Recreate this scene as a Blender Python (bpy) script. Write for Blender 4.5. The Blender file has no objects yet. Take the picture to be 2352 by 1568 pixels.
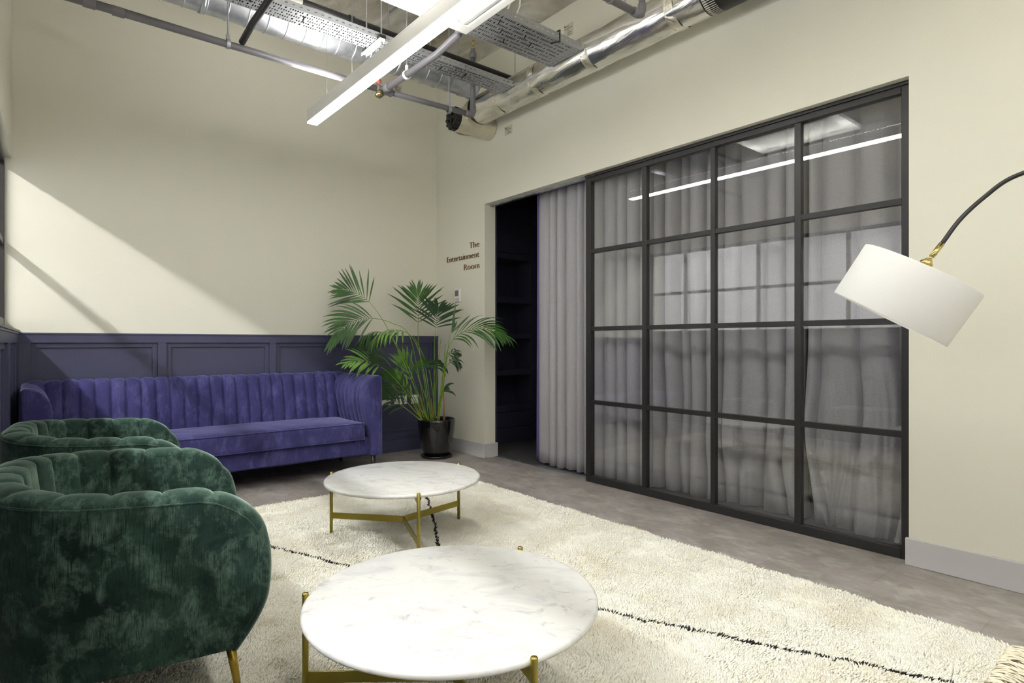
import bpy, bmesh, math, random
import numpy as np
from mathutils import Vector, Matrix, noise as mnoise

random.seed(7)
S = bpy.context.scene
COL = S.collection
R = math.radians

# ------------------------------------------------------------------ camera, world, exposure
EYE = 1.15
FPX = 1360.0
YAW = math.atan(1116 / 1360.0)
SA, CA = math.sin(YAW), math.cos(YAW)
cam_d = bpy.data.cameras.new('camera')
cam = bpy.data.objects.new('camera', cam_d)
COL.objects.link(cam)
cam.location = (0, 0, EYE)
cam.rotation_euler = (R(90), 0, -YAW)
cam_d.sensor_width = 36.0
cam_d.lens = FPX / 2352.0 * 36.0
cam_d.shift_y = 3.0 / 2352.0
cam_d.clip_start = 0.02
S.camera = cam

W = bpy.data.worlds.new('world')
S.world = W
W.use_nodes = True
W.node_tree.nodes['Background'].inputs[0].default_value = (0.75, 0.78, 0.82, 1)
W.node_tree.nodes['Background'].inputs[1].default_value = 0.3
S.view_settings.view_transform = 'Standard'
S.view_settings.look = 'None'
S.view_settings.gamma = 1.0
S.view_settings.use_curve_mapping = False
S.view_settings.exposure = 0.55
E_DOWN, E_UP, E_OUT, E_BACK = 21.0, 48.0, 210.0, 16.0      # emission strengths of the real lamps


def at(x, y, d):
    """point seen at photo position (x, y), at forward distance d from the camera"""
    s = (x - 1176) / FPX
    u = (787 - y) / FPX
    return Vector((d * (SA + CA * s), d * (CA - SA * s), EYE + d * u))


# ------------------------------------------------------------------ materials
def lin(c):
    return tuple((v / 255 / 12.92 if v / 255 <= .04045 else ((v / 255 + .055) / 1.055) ** 2.4) for v in c)


def node(nt, t, **kw):
    n = nt.nodes.new(t)
    for k, v in kw.items():
        if k.startswith('i_'):
            n.inputs[k[2:].replace('_', ' ')].default_value = v
        else:
            setattr(n, k, v)
    return n


def mat(name, rgb, rough=.6, metal=0., spec=None, emit=None, es=0., sheen=0., sheen_tint=None, coat=0.):
    m = bpy.data.materials.new(name)
    m.use_nodes = True
    p = m.node_tree.nodes['Principled BSDF']
    p.inputs['Base Color'].default_value = (*lin(rgb), 1)
    p.inputs['Roughness'].default_value = rough
    p.inputs['Metallic'].default_value = metal
    if spec is not None:
        p.inputs['Specular IOR Level'].default_value = spec
    if emit is not None:
        p.inputs['Emission Color'].default_value = (*emit, 1)
        p.inputs['Emission Strength'].default_value = es
    if sheen:
        p.inputs['Sheen Weight'].default_value = sheen
        p.inputs['Sheen Roughness'].default_value = .35
        if sheen_tint:
            p.inputs['Sheen Tint'].default_value = (*lin(sheen_tint), 1)
    if coat:
        p.inputs['Coat Weight'].default_value = coat
        p.inputs['Coat Roughness'].default_value = .05
    return m


def tint_noise(m, rgb2, scale=(4, 4, 4), detail=6, lo=.35, hi=.65, distort=0., rough=.6, fac_to='Base Color'):
    """mix the base colour with rgb2 by a noise of the object's own coordinates"""
    nt = m.node_tree
    p = nt.nodes['Principled BSDF']
    tc = node(nt, 'ShaderNodeTexCoord')
    mp = node(nt, 'ShaderNodeMapping')
    mp.inputs['Scale'].default_value = scale
    nz = node(nt, 'ShaderNodeTexNoise', i_Scale=1.0, i_Detail=detail, i_Roughness=rough, i_Distortion=distort)
    mr = node(nt, 'ShaderNodeMapRange', i_From_Min=lo, i_From_Max=hi)
    mx = node(nt, 'ShaderNodeMix', data_type='RGBA')
    nt.links.new(tc.outputs['Object'], mp.inputs['Vector'])
    nt.links.new(mp.outputs[0], nz.inputs['Vector'])
    nt.links.new(nz.outputs['Fac'], mr.inputs['Value'])
    nt.links.new(mr.outputs[0], mx.inputs['Factor'])
    old = p.inputs['Base Color'].links
    if old:
        nt.links.new(old[0].from_socket, mx.inputs[6])
    else:
        mx.inputs[6].default_value = p.inputs['Base Color'].default_value
    mx.inputs[7].default_value = (*lin(rgb2), 1)
    nt.links.new(mx.outputs[2], p.inputs['Base Color'])
    return mr, mp


def bump(m, scale=(50, 50, 50), strength=.2, dist=.005, detail=4, kind='noise', distort=0.):
    nt = m.node_tree
    p = nt.nodes['Principled BSDF']
    tc = node(nt, 'ShaderNodeTexCoord')
    mp = node(nt, 'ShaderNodeMapping')
    mp.inputs['Scale'].default_value = scale
    if kind == 'noise':
        nz = node(nt, 'ShaderNodeTexNoise', i_Scale=1.0, i_Detail=detail, i_Distortion=distort)
        out = nz.outputs['Fac']
    else:
        nz = node(nt, 'ShaderNodeTexVoronoi', i_Scale=1.0)
        out = nz.outputs['Distance']
    b = node(nt, 'ShaderNodeBump', i_Strength=strength, i_Distance=dist)
    nt.links.new(tc.outputs['Object'], mp.inputs['Vector'])
    nt.links.new(mp.outputs[0], nz.inputs['Vector'])
    nt.links.new(out, b.inputs['Height'])
    old = p.inputs['Normal'].links
    if old:
        nt.links.new(old[0].from_socket, b.inputs['Normal'])
    nt.links.new(b.outputs[0], p.inputs['Normal'])


M = {}
M['wall'] = mat('cream_paint', (230, 228, 214), .75)
bump(M['wall'], (180, 180, 180), .04, .002)
M['ceiling'] = mat('bare_concrete', (216, 213, 203), .9)
tint_noise(M['ceiling'], (146, 138, 118), (2.2, 1.1, 2), 8, .38, .7, .6)
tint_noise(M['ceiling'], (232, 230, 224), (6, 3, 3), 6, .55, .75, .4)
bump(M['ceiling'], (14, 14, 14), .5, .01, 8)
M['navy'] = mat('navy_eggshell_paint', (68, 70, 98), .42, spec=.45)
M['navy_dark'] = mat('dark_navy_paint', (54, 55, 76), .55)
M['skirting'] = mat('grey_gloss_paint', (200, 198, 200), .35)
M['black_frame'] = mat('black_powder_coat', (38, 37, 38), .38, spec=.5)
M['black'] = mat('black_plastic', (24, 24, 25), .5)
M['white_plastic'] = mat('white_plastic', (238, 238, 238), .35)
M['chrome_screen'] = mat('grey_display', (112, 118, 110), .3)
M['socket_hole'] = mat('socket_hole', (30, 30, 30), .6)
M['bronze'] = mat('antique_gold_metal', (128, 96, 40), .35, .8)
M['brass'] = mat('brushed_brass', (164, 150, 74), .38, 1.0)
bump(M['brass'], (300, 300, 20), .06, .001)
M['brass_shiny'] = mat('polished_brass', (206, 190, 122), .18, 1.0)
M['gold_leg'] = mat('gold_leg_metal', (186, 156, 70), .24, 1.0)
M['galv'] = mat('galvanised_steel', (205, 208, 212), .38, .9)
tint_noise(M['galv'], (168, 172, 180), (9, 9, 9), 5, .35, .65, .3)
M['tray'] = mat('galvanised_tray', (164, 167, 170), .5, .5)
M['foil'] = mat('aluminium_foil_lagging', (236, 236, 234), .24, 1.0)
tint_noise(M['foil'], (196, 194, 184), (12, 3, 12), 5, .4, .7, .5)
bump(M['foil'], (9, 1.6, 9), .55, .02, 4, distort=.6)
bump(M['foil'], (45, 12, 45), .28, .004, 5, distort=1.0)
M['foil2'] = mat('crumpled_foil', (226, 222, 206), .3, 1.0)
bump(M['foil2'], (22, 22, 22), .6, .02, 6, distort=1.2)
M['pipe'] = mat('grey_plastic_pipe', (112, 110, 116), .35)
M['black_pipe'] = mat('black_lagged_pipe', (34, 33, 36), .45)
M['white_metal'] = mat('white_powder_coat', (236, 235, 230), .4)
M['ac'] = mat('white_unit_plastic', (232, 232, 228), .35)
M['ac_dark'] = mat('louvre_gap', (90, 86, 78), .7)
M['paper'] = mat('paper_label', (206, 202, 188), .8)
M['print'] = mat('grey_print', (120, 112, 100), .8)
M['print_red'] = mat('red_print', (140, 52, 50), .8)
M['print_white'] = mat('white_print', (215, 213, 204), .7)
M['glow_down'] = mat('lit_diffuser', (255, 255, 255), .5, emit=(1, .985, .94), es=E_DOWN)
M['glow_up'] = mat('lit_upper_diffuser', (255, 255, 255), .5, emit=(1, .985, .94), es=E_UP)
M['glow_out'] = mat('lit_batten_cover', (255, 255, 255), .5, emit=(1, .99, .97), es=E_OUT)
M['glow_back'] = mat('lit_rear_cover', (255, 255, 255), .5, emit=(1, .985, .95), es=E_BACK)
M['carpet'] = mat('charcoal_carpet', (62, 63, 66), .95)
tint_noise(M['carpet'], (98, 99, 103), (260, 260, 260), 2, .5, .7)
bump(M['carpet'], (300, 300, 300), .6, .005)
M['office_wall'] = mat('white_office_paint', (236, 236, 240), .8)
M['office_floor'] = mat('grey_office_carpet', (140, 140, 144), .9)
M['red_card'] = mat('red_card', (190, 40, 40), .6)
M['soil'] = mat('dark_bark_soil', (64, 46, 34), .95)
bump(M['soil'], (60, 60, 60), 1, .02, 6)
M['pot'] = mat('black_glazed_ceramic', (20, 19, 19), .12, spec=.6, coat=.6)
M['saucer'] = mat('black_matt_ceramic', (28, 28, 28), .3)
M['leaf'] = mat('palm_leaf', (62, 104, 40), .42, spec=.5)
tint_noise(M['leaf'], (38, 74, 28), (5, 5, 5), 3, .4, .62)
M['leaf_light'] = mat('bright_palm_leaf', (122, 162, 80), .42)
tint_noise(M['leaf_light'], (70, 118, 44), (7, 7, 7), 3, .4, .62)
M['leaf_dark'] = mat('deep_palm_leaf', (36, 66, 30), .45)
M['stem'] = mat('palm_stem', (142, 178, 52), .45)
tint_noise(M['stem'], (96, 136, 40), (6, 6, 6), 3, .4, .6)
M['dry'] = mat('dry_palm_sheath', (164, 132, 92), .8)
M['leg_black'] = mat('black_wood', (34, 32, 32), .4)
M['shade'] = mat('white_lamp_fabric', (240, 240, 238), .85)
bump(M['shade'], (400, 400, 900), .08, .001)
M['shade_in'] = mat('white_lamp_lining', (250, 250, 248), .5)
M['bulb'] = mat('frosted_bulb_glass', (245, 245, 240), .3)
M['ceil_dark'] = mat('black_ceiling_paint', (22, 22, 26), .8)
M['rug_backing'] = mat('cream_rug_backing', (214, 208, 190), .95)
M['pile'] = mat('cream_wool_pile', (238, 236, 224), .95, sheen=.3)
tint_noise(M['pile'], (224, 217, 198), (3.2, 3.2, 3.2), 5, .45, .72)
M['pile_black'] = mat('black_wool_pile', (26, 25, 26), .95)
M['fringe'] = mat('cream_cotton_fringe', (226, 218, 196), .95)


def velvet(name, dark, mid, light, sheen_col, stretch=(9, 9, 9)):
    m = mat(name, dark, .85, spec=.15, sheen=1.0, sheen_tint=sheen_col)
    tint_noise(m, mid, (stretch[0] * .6, stretch[1] * .6, stretch[2] * .6), 9, .36, .68, .3, .68)
    tint_noise(m, light, (stretch[0] * 1.5, stretch[1] * .9, stretch[2] * 1.1), 11, .49, .80, .3, .72)
    tint_noise(m, dark, (420, 420, 16), 2, .52, .72)
    bump(m, (500, 500, 90), .12, .001, 2)
    bump(m, (9, 9, 5), .25, .012, 5, distort=.5)
    return m


M['green'] = velvet('green_velvet', (20, 36, 32), (54, 80, 71), (116, 144, 130), (175, 200, 188))
M['blue'] = velvet('blue_velvet', (50, 49, 92), (68, 67, 118), (100, 99, 156), (170, 170, 220), (9, 9, 5))
M['blue'].node_tree.nodes['Principled BSDF'].inputs['Roughness'].default_value = .8

# marble
m = M['marble'] = mat('white_marble', (214, 214, 212), .22, spec=.5)
tint_noise(m, (190, 191, 194), (5, 8, 5), 9, .48, .74, 1.2, .62)
tint_noise(m, (150, 151, 156), (9, 13, 9), 10, .58, .76, 1.8, .66)
tint_noise(m, (196, 178, 150), (4, 6, 4), 8, .73, .8, 2.2, .6)

# curtain cloth
m = M['curtain'] = mat('grey_wool_curtain', (186, 184, 189), .95, sheen=.2)
tint_noise(m, (158, 156, 162), (500, 500, 320), 2, .45, .6)
bump(m, (700, 700, 500), .2, .001, 2)
M['lining'] = mat('purple_curtain_lining', (112, 104, 160), .9)

# floor tiles
m = M['floor'] = mat('grey_vinyl_tile', (152, 146, 142), .42, spec=.4)
tint_noise(m, (130, 122, 116), (7, 4, 7), 10, .42, .66, .3, .7)
tint_noise(m, (182, 181, 174), (8, 5, 8), 10, .5, .76, .3, .7)
nt = m.node_tree
p = nt.nodes['Principled BSDF']
tc = node(nt, 'ShaderNodeTexCoord')
mp = node(nt, 'ShaderNodeMapping')
mp.inputs['Rotation'].default_value = (0, 0, R(90))
mp.inputs['Location'].default_value = (.18, .12, 0)
br = node(nt, 'ShaderNodeTexBrick', i_Scale=1.0, i_Mortar_Size=.0012, i_Mortar_Smooth=.3, i_Brick_Width=.92, i_Row_Height=.46)
br.inputs['Color1'].default_value = (1, 1, 1, 1)
br.inputs['Color2'].default_value = (.93, .93, .94, 1)
br.inputs['Mortar'].default_value = (.62, .6, .58, 1)
mx = node(nt, 'ShaderNodeMix', data_type='RGBA', blend_type='MULTIPLY')
mx.inputs['Factor'].default_value = 1
src = p.inputs['Base Color'].links[0].from_socket
nt.links.new(tc.outputs['Object'], mp.inputs['Vector'])
nt.links.new(mp.outputs[0], br.inputs['Vector'])
nt.links.new(src, mx.inputs[6])
nt.links.new(br.outputs['Color'], mx.inputs[7])
nt.links.new(mx.outputs[2], p.inputs['Base Color'])

# glass: thin panes, clear with a Fresnel reflection
def glass(name, ior, tint):
    m = bpy.data.materials.new(name)
    m.use_nodes = True
    nt = m.node_tree
    nt.nodes.clear()
    o = node(nt, 'ShaderNodeOutputMaterial')
    g = node(nt, 'ShaderNodeBsdfGlossy', i_Roughness=0.0)
    t = node(nt, 'ShaderNodeBsdfTransparent')
    t.inputs[0].default_value = (*tint, 1)
    # Schlick reflectance of one face of the pane
    f0 = ((ior - 1) / (ior + 1)) ** 2
    ge = node(nt, 'ShaderNodeNewGeometry')
    dt = node(nt, 'ShaderNodeVectorMath', operation='DOT_PRODUCT')
    ab = node(nt, 'ShaderNodeMath', operation='ABSOLUTE')
    om = node(nt, 'ShaderNodeMath', operation='SUBTRACT')
    om.inputs[0].default_value = 1.0
    pw = node(nt, 'ShaderNodeMath', operation='POWER')
    pw.inputs[1].default_value = 5.0
    f = node(nt, 'ShaderNodeMath', operation='MULTIPLY_ADD')
    f.inputs[1].default_value = 1 - f0
    f.inputs[2].default_value = f0
    nt.links.new(ge.outputs['Normal'], dt.inputs[0])
    nt.links.new(ge.outputs['Incoming'], dt.inputs[1])
    nt.links.new(dt.outputs['Value'], ab.inputs[0])
    nt.links.new(ab.outputs[0], om.inputs[1])
    nt.links.new(om.outputs[0], pw.inputs[0])
    nt.links.new(pw.outputs[0], f.inputs[0])
    x = node(nt, 'ShaderNodeMixShader')
    nt.links.new(f.outputs[0], x.inputs[0])
    nt.links.new(t.outputs[0], x.inputs[1])
    nt.links.new(g.outputs[0], x.inputs[2])
    nt.links.new(x.outputs[0], o.inputs[0])
    return m


M['glass'] = glass('clear_partition_glass', 1.78, (.98, .985, .985))


# ------------------------------------------------------------------ mesh helpers
class MB:
    def __init__(s):
        s.v, s.f, s.mi = [], [], []

    def add(s, vs, fs, mi=0):
        o = len(s.v)
        s.v += [tuple(v) for v in vs]
        s.f += [tuple(i + o for i in f) for f in fs]
        s.mi += [mi] * len(fs)
        return s

    def box(s, a, b, mi=0, T=None):
        x0, y0, z0 = a
        x1, y1, z1 = b
        vs = [Vector(c) for c in ((x0, y0, z0), (x1, y0, z0), (x1, y1, z0), (x0, y1, z0), (x0, y0, z1), (x1, y0, z1), (x1, y1, z1), (x0, y1, z1))]
        if T is not None:
            vs = [T @ v for v in vs]
        return s.add(vs, [(0, 3, 2, 1), (4, 5, 6, 7), (0, 1, 5, 4), (1, 2, 6, 5), (2, 3, 7, 6), (3, 0, 4, 7)], mi)

    def grid(s, rows, close_u=False, close_v=False, mi=0):
        """rows: list of equally long lists of points"""
        n, k = len(rows), len(rows[0])
        vs = [p for r in rows for p in r]
        fs = []
        for i in range(n if close_u else n - 1):
            for j in range(k if close_v else k - 1):
                a, b = i * k + j, i * k + (j + 1) % k
                c, d = ((i + 1) % n) * k + (j + 1) % k, ((i + 1) % n) * k + j
                fs.append((a, b, c, d))
        return s.add(vs, fs, mi)

    def tube(s, pts, r, seg=10, caps=True, mi=0):
        pts = [Vector(p) for p in pts]
        rr = r if isinstance(r, (list, tuple)) else [r] * len(pts)
        up = None
        rows = []
        for i, p in enumerate(pts):
            t = (pts[min(i + 1, len(pts) - 1)] - pts[max(i - 1, 0)]).normalized()
            if up is None:
                up = Vector((0, 0, 1)) if abs(t.z) < .9 else Vector((1, 0, 0))
            a = t.cross(up).normalized()
            b = a.cross(t).normalized()
            up = b
            rows.append([p + (a * math.cos(k * 2 * math.pi / seg) + b * math.sin(k * 2 * math.pi / seg)) * rr[i] for k in range(seg)])
        s.grid(rows, close_v=True, mi=mi)
        if caps:
            o = len(s.v) - len(pts) * seg
            s.f.append(tuple(o + k for k in range(seg)))
            s.f.append(tuple(o + (len(pts) - 1) * seg + k for k in reversed(range(seg))))
            s.mi += [mi, mi]
        return s

    def lathe(s, prof, c=(0, 0, 0), seg=48, axis=None, mi=0):
        """prof: (radius, height) pairs round the axis"""
        q = Vector((0, 0, 1)).rotation_difference(Vector(axis)) if axis is not None else None
        rows = []
        for r, h in prof:
            row = []
            for k in range(seg):
                a = k * 2 * math.pi / seg
                v = Vector((r * math.cos(a), r * math.sin(a), h))
                if q:
                    v = q @ v
                row.append(v + Vector(c))
            rows.append(row)
        return s.grid(rows, close_v=True, mi=mi)

    def build(s, name, mats, parent=None, smooth=False, bevel=0., seg=2, angle=40, merge=False):
        me = bpy.data.meshes.new(name)
        me.from_pydata(s.v, [], s.f)
        for mm in (mats if isinstance(mats, (list, tuple)) else [mats]):
            me.materials.append(mm)
        me.polygons.foreach_set('material_index', s.mi)
        bm = bmesh.new()
        bm.from_mesh(me)
        if merge:
            bmesh.ops.remove_doubles(bm, verts=bm.verts, dist=1e-5)
        bmesh.ops.recalc_face_normals(bm, faces=bm.faces)
        bm.to_mesh(me)
        bm.free()
        o = bpy.data.objects.new(name, me)
        COL.objects.link(o)
        if parent:
            o.parent = parent
        if smooth:
            me.polygons.foreach_set('use_smooth', [True] * len(me.polygons))
        if bevel:
            b = o.modifiers.new('bevel', 'BEVEL')
            b.width = bevel
            b.segments = seg
            b.limit_method = 'ANGLE'
            b.angle_limit = R(angle)
            b.harden_normals = True
            me.polygons.foreach_set('use_smooth', [True] * len(me.polygons))
        return o


def tag(o, label, cat, group=None, kind=None):
    o['label'] = label
    o['category'] = cat
    if group:
        o['group'] = group
    if kind:
        o['kind'] = kind
    return o


def struct(o, label=None):
    o['kind'] = 'structure'
    if label:
        o['label'] = label
    return o


def empty(name, loc=(0, 0, 0), rz=0, label=None, cat=None, group=None):
    o = bpy.data.objects.new(name, None)
    COL.objects.link(o)
    o.location = loc
    o.rotation_euler = (0, 0, rz)
    o.empty_display_size = .1
    if label:
        tag(o, label, cat, group)
    return o


def box(name, a, b, m, parent=None, bevel=0., **kw):
    return MB().box(a, b).build(name, m, parent, bevel=bevel, **kw)


# ------------------------------------------------------------------ room shell
XW, YB, ZC = 3.545, 5.65, 4.0          # right wall face, back wall face, ceiling
XP = 3.60                              # front face of the glazed partition
YN = -2.6                              # wall behind the camera
OY0, OY1, OZ = 1.07, 4.753, 2.536      # the opening in the right wall

struct(box('floor', (-.4, YN, -.1), (3.70, YB + .1, 0), M['floor']))
struct(box('ceiling', (-4.6, YN, ZC), (3.70, YB + .1, ZC + .1), M['ceiling']))
struct(box('wall_back', (-.4, YB, 0), (3.70, YB + .12, ZC), M['wall']))
b = MB()
b.box((XW, OY1, 0), (XW + .135, YB, ZC))
b.box((XW, OY0, OZ), (XW + .135, OY1, ZC))
b.box((XW, YN, 0), (XW + .135, OY0, ZC))
struct(b.build('wall_right', M['wall']))
struct(box('wall_near', (-.4, YN - .1, 0), (3.70, YN, ZC), M['wall']))

# the left wall: a panelled dado, glazing over it and a boxed beam on top; slightly out of square
LM = Matrix(((-.03036, 1, 0, -.0456), (-1, -.03036, 0, YB), (0, 0, 1, 0), (0, 0, 0, 1)))   # local (p along, q into room, z)
PL = 8.2
b = MB()
b.box((0, -.16, 0), (PL, -.030, 1.20), T=LM)
b.box((0, -.16, 2.497), (PL, -.035, ZC), T=LM)
struct(b.build('wall_left', M['wall']))


def panelling(name, T, spans, length, zt=1.225, d0=0., d1=.034):
    """T maps (along, outwards, up); spans are the recessed panels"""
    b = MB()
    zb, ztp = .197, 1.15
    b.box((0, d0, .13), (length, d1, zb), T=T)
    b.box((0, d0, ztp), (length, d1, zt - .012), T=T)
    edges = [0] + [e for s in spans for e in s] + [length]
    for i in range(0, len(edges), 2):
        if edges[i + 1] - edges[i] > .002:
            b.box((edges[i], d0, zb), (edges[i + 1], d1, ztp), T=T)
    b.box((0, d0, 0), (length, d1 + .010, .13), T=T)
    b.box((0, d0, zt - .012), (length, d1 + .006, zt), T=T)
    for s0, s1 in spans:                # stepped moulding inside each recess
        w = .036
        b.box((s0, d0, zb), (s1, d0 + .002, ztp), T=T)
        b.box((s0, d0, zb), (s0 + w, d0 + .016, ztp), T=T)
        b.box((s1 - w, d0, zb), (s1, d0 + .016, ztp), T=T)
        b.box((s0 + w, d0, zb), (s1 - w, d0 + .016, zb + w), T=T)
        b.box((s0 + w, d0, ztp - w), (s1 - w, d0 + .016, ztp), T=T)
    return struct(b.build(name, M['navy'], bevel=.0025, seg=2))


TB = Matrix(((1, 0, 0, -.045), (0, -1, 0, YB), (0, 0, 1, 0), (0, 0, 0, 1)))
panelling('trim_1', TB, [(.07, .883), (.946, 1.773), (1.832, 2.65), (2.712, 3.525)], XW + .045)
LD = LM.copy()
panelling('trim_2', LD, [(.25, .99), (1.16, 1.98), (2.05, 2.87), (2.94, 3.76), (3.83, 4.65)], PL, d0=-.030, d1=.002)
# dark sill along the glazing
struct(MB().box((.0, -.155, 1.2255), (PL, .012, 1.243), T=LM).build('trim_3', M['black_frame'], bevel=.003))

# window in the left wall
w = struct(empty('window_1', LM @ Vector((0, -.1, 1.243))))
def wpart(name, bm_, m_, bevel=.002):
    o = bm_.build(name, m_, None, bevel=bevel)
    o.parent = w
    o.matrix_parent_inverse = Matrix.Translation(-w.location)
    return o
b = MB()
b.box((0, -.125, 1.243), (PL, -.075, 1.325), T=LM)
b.box((0, -.125, 2.455), (PL, -.075, 2.497), T=LM)
b.box((0, -.125, 1.325), (.035, -.075, 2.455), T=LM)
wpart('window_frame', b, M['black_frame'])
wpart('transom', MB().box((.035, -.12, 1.858), (PL, -.08, 1.898), T=LM), M['black_frame'])
for i in range(7):
    p0 = .60 + 1.09 * i
    wpart('mullion', MB().box((p0 - .02, -.122, 1.325), (p0 + .02, -.078, 2.455), T=LM), M['black_frame'])
wpart('window_pane', MB().box((.035, -.103, 1.325), (PL, -.097, 2.455), T=LM), M['glass'], 0)

# skirting boards
def skirt(name, a, b_):
    return struct(MB().box(a, b_).build(name, M['skirting'], bevel=.004))
skirt('baseboard_right', (XW - .02, YN, 0), (XW, OY0 + .012, .14))
bb = MB()
bb.box((XW - .02, OY1 - .02, 0), (XW, YB - .032, .14))
bb.box((XW, OY1 - .02, 0), (XW + .155, OY1, .14))
struct(bb.build('baseboard_back', M['skirting'], bevel=.003))

# ------------------------------------------------------------------ neighbouring office seen through / reflected from the left glazing
struct(box('floor', (-4.6, YN, -.1), (-.4, YB + .1, 0), M['office_floor']))
struct(box('wall_office', (-4.7, YN, 0), (-4.6, YB + .1, ZC), M['office_wall']))
struct(box('wall_office', (-4.6, YB, 0), (-.4, YB + .1, ZC), M['office_wall']))
struct(box('wall_office', (-4.6, YN - .1, 0), (-.4, YN, ZC), M['office_wall']))
o = empty('office_batten', (-2.03, 1.8, 3.60), 0, 'long white linear light hanging in the office beyond the left glazing', 'ceiling light')
box('housing', (-.035, -3.9, .012), (.035, 3.7, .07), M['white_metal'], o, .004)
box('diffuser', (-.03, -3.88, 0), (.03, 3.68, .012), M['glow_out'], o)
for y in (-3, 0, 3):
    MB().tube([(0, y, .07), (0, y, .40)], .003, 6).build('suspension_wire', M['galv'], o)

# ------------------------------------------------------------------ entertainment room behind the partition
EX, EY, EZ = 6.2, 5.26, 2.86
struct(box('floor', (3.70, -.6, -.1), (EX, YB + .1, .004), M['carpet']))
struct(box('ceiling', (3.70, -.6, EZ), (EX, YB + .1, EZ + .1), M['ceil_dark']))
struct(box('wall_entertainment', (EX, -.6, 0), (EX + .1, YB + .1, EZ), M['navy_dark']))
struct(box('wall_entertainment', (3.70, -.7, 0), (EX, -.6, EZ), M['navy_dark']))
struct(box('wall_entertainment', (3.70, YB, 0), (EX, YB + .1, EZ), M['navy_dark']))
struct(box('trim_4', (3.665, OY0, .0), (3.72, OY1, .006), M['galv']), 'metal threshold strip between tile and carpet')
# inner face of the partition wall is dark
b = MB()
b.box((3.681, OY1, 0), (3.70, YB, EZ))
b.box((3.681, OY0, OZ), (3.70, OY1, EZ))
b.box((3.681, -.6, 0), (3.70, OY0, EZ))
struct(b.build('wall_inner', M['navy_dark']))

sh = empty('built_in_shelving', (4.15, EY, .004), 0, 'dark navy built-in shelving unit in the room beyond the opening', 'shelving')
X0, X1 = -.44, .46
box('back_panel', (X0, .30, 0), (X1, .32, 2.85), M['navy_dark'], sh)
box('side_panel', (X0 - .02, -.0, 0), (X0, .32, 2.85), M['navy_dark'], sh)
box('side_panel', (X1, 0, 0), (X1 + .09, .32, 2.85), M['navy_dark'], sh, .003)
for z0, z1 in ((.36, .435), (.773, .832), (1.194, 1.253), (1.605, 1.674), (2.105, 2.17)):
    box('shelf', (X0, 0, z0), (X1, .30, z1), M['navy_dark'], sh, .003)
box('plinth', (X0, .015, 0), (X1, .30, .175), M['navy_dark'], sh, .003)
box('drawer_front', (X0, .005, .18), (X1, .30, .352), M['navy_dark'], sh, .003)
d = box('cupboard_door', (X0 + .004, .004, 2.178), (X1 - .004, .03, 2.70), M['navy_dark'], sh, .003)
box('door_panel', (X0 + .07, -.002, 2.25), (X1 - .07, .004, 2.63), M['navy_dark'], d, .002)
box('cornice', (X0 - .02, -.01, 2.705), (X1 + .09, .32, 2.85), M['navy_dark'], sh, .003)


def wall_plate(name, T, wd, ht, gangs, label, cat, group=None, m_=None):
    """T maps (across, up, outwards)"""
    o = empty(name, T @ Vector((0, 0, 0)), 0, label, cat, group)
    inv = Matrix.Translation(-o.location)
    def put(b_, n, mm, bev=0.):
        q = b_.build(n, mm, o, bevel=bev)
        q.matrix_parent_inverse = Matrix.Identity(4)
        q.data.transform(inv)
        return q
    put(MB().box((-wd / 2, -ht / 2, 0), (wd / 2, ht / 2, .010), T=T), 'plate', M['white_plastic'], .003)
    for g in range(gangs):
        cx = (g - (gangs - 1) / 2) * wd * .5
        h = MB()
        h.box((cx - .004, .000, .008), (cx + .004, .014, .0108), T=T)
        h.box((cx - .014, -.022, .008), (cx - .006, -.014, .0108), T=T)
        h.box((cx + .006, -.022, .008), (cx + .014, -.014, .0108), T=T)
        put(h, 'pin_holes', M['socket_hole'])
        put(MB().box((cx + .014, .014, .008), (cx + .024, .032, .014), T=T), 'rocker_switch', M['white_plastic'], .001)
    return o


def TBK(x, y, z):   # faces the camera side of the back wall (-Y)
    return Matrix(((1, 0, 0, x), (0, 0, -1, y), (0, 1, 0, z), (0, 0, 0, 1)))


wall_plate('wall_socket', TBK(2.895, YB - .004, .54), .15, .09, 2, 'white double power socket on the navy panelling just right of the sofa arm', 'socket', 'sockets behind the palm')
wall_plate('wall_socket', TBK(3.09, YB - .004, .54), .15, .09, 2, 'white double power socket behind the palm stems, middle one of the row', 'socket', 'sockets behind the palm')
wall_plate('data_socket', TBK(3.262, YB - .004, .54), .085, .095, 1, 'white single outlet plate nearest the corner behind the palm', 'socket', 'sockets behind the palm')
wall_plate('wall_socket', TBK(3.83, EY + .296, .56), .10, .09, 1, 'white power socket inside the dark shelving beyond the opening', 'socket')

# ------------------------------------------------------------------ glazed partition
gp = struct(empty('door_1', (XP, 2.25, 0)), 'black steel-framed glazed partition with sixteen panes')
Y0, Y1 = OY0 + .004, 3.42
ZT = OZ - .002
def prt(name, a, b_, m_=None, bevel=.003):
    return box(name, (a[0] - XP, a[1] - 2.25, a[2]), (b_[0] - XP, b_[1] - 2.25, b_[2]), m_ or M['black_frame'], gp, bevel)
XB = XP + .05
prt('stile', (XP, Y0, 0), (XB, 1.122, ZT))
prt('stile', (XP, 3.365, 0), (XB, Y1, ZT))
prt('head_rail', (XP, 1.1225, 2.478), (XB, 3.3645, ZT))
prt('head_channel', (XP - .012, Y0, 2.515), (XP - .0005, Y1, ZT), bevel=.001)
prt('bottom_rail', (XP, 1.1225, 0), (XB, 3.3645, .056))
for y0, y1 in ((1.652, 1.692), (2.228, 2.262), (2.800, 2.842)):
    prt('mullion', (XP + .004, y0, .0565), (XB - .004, y1, 2.4775))
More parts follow.
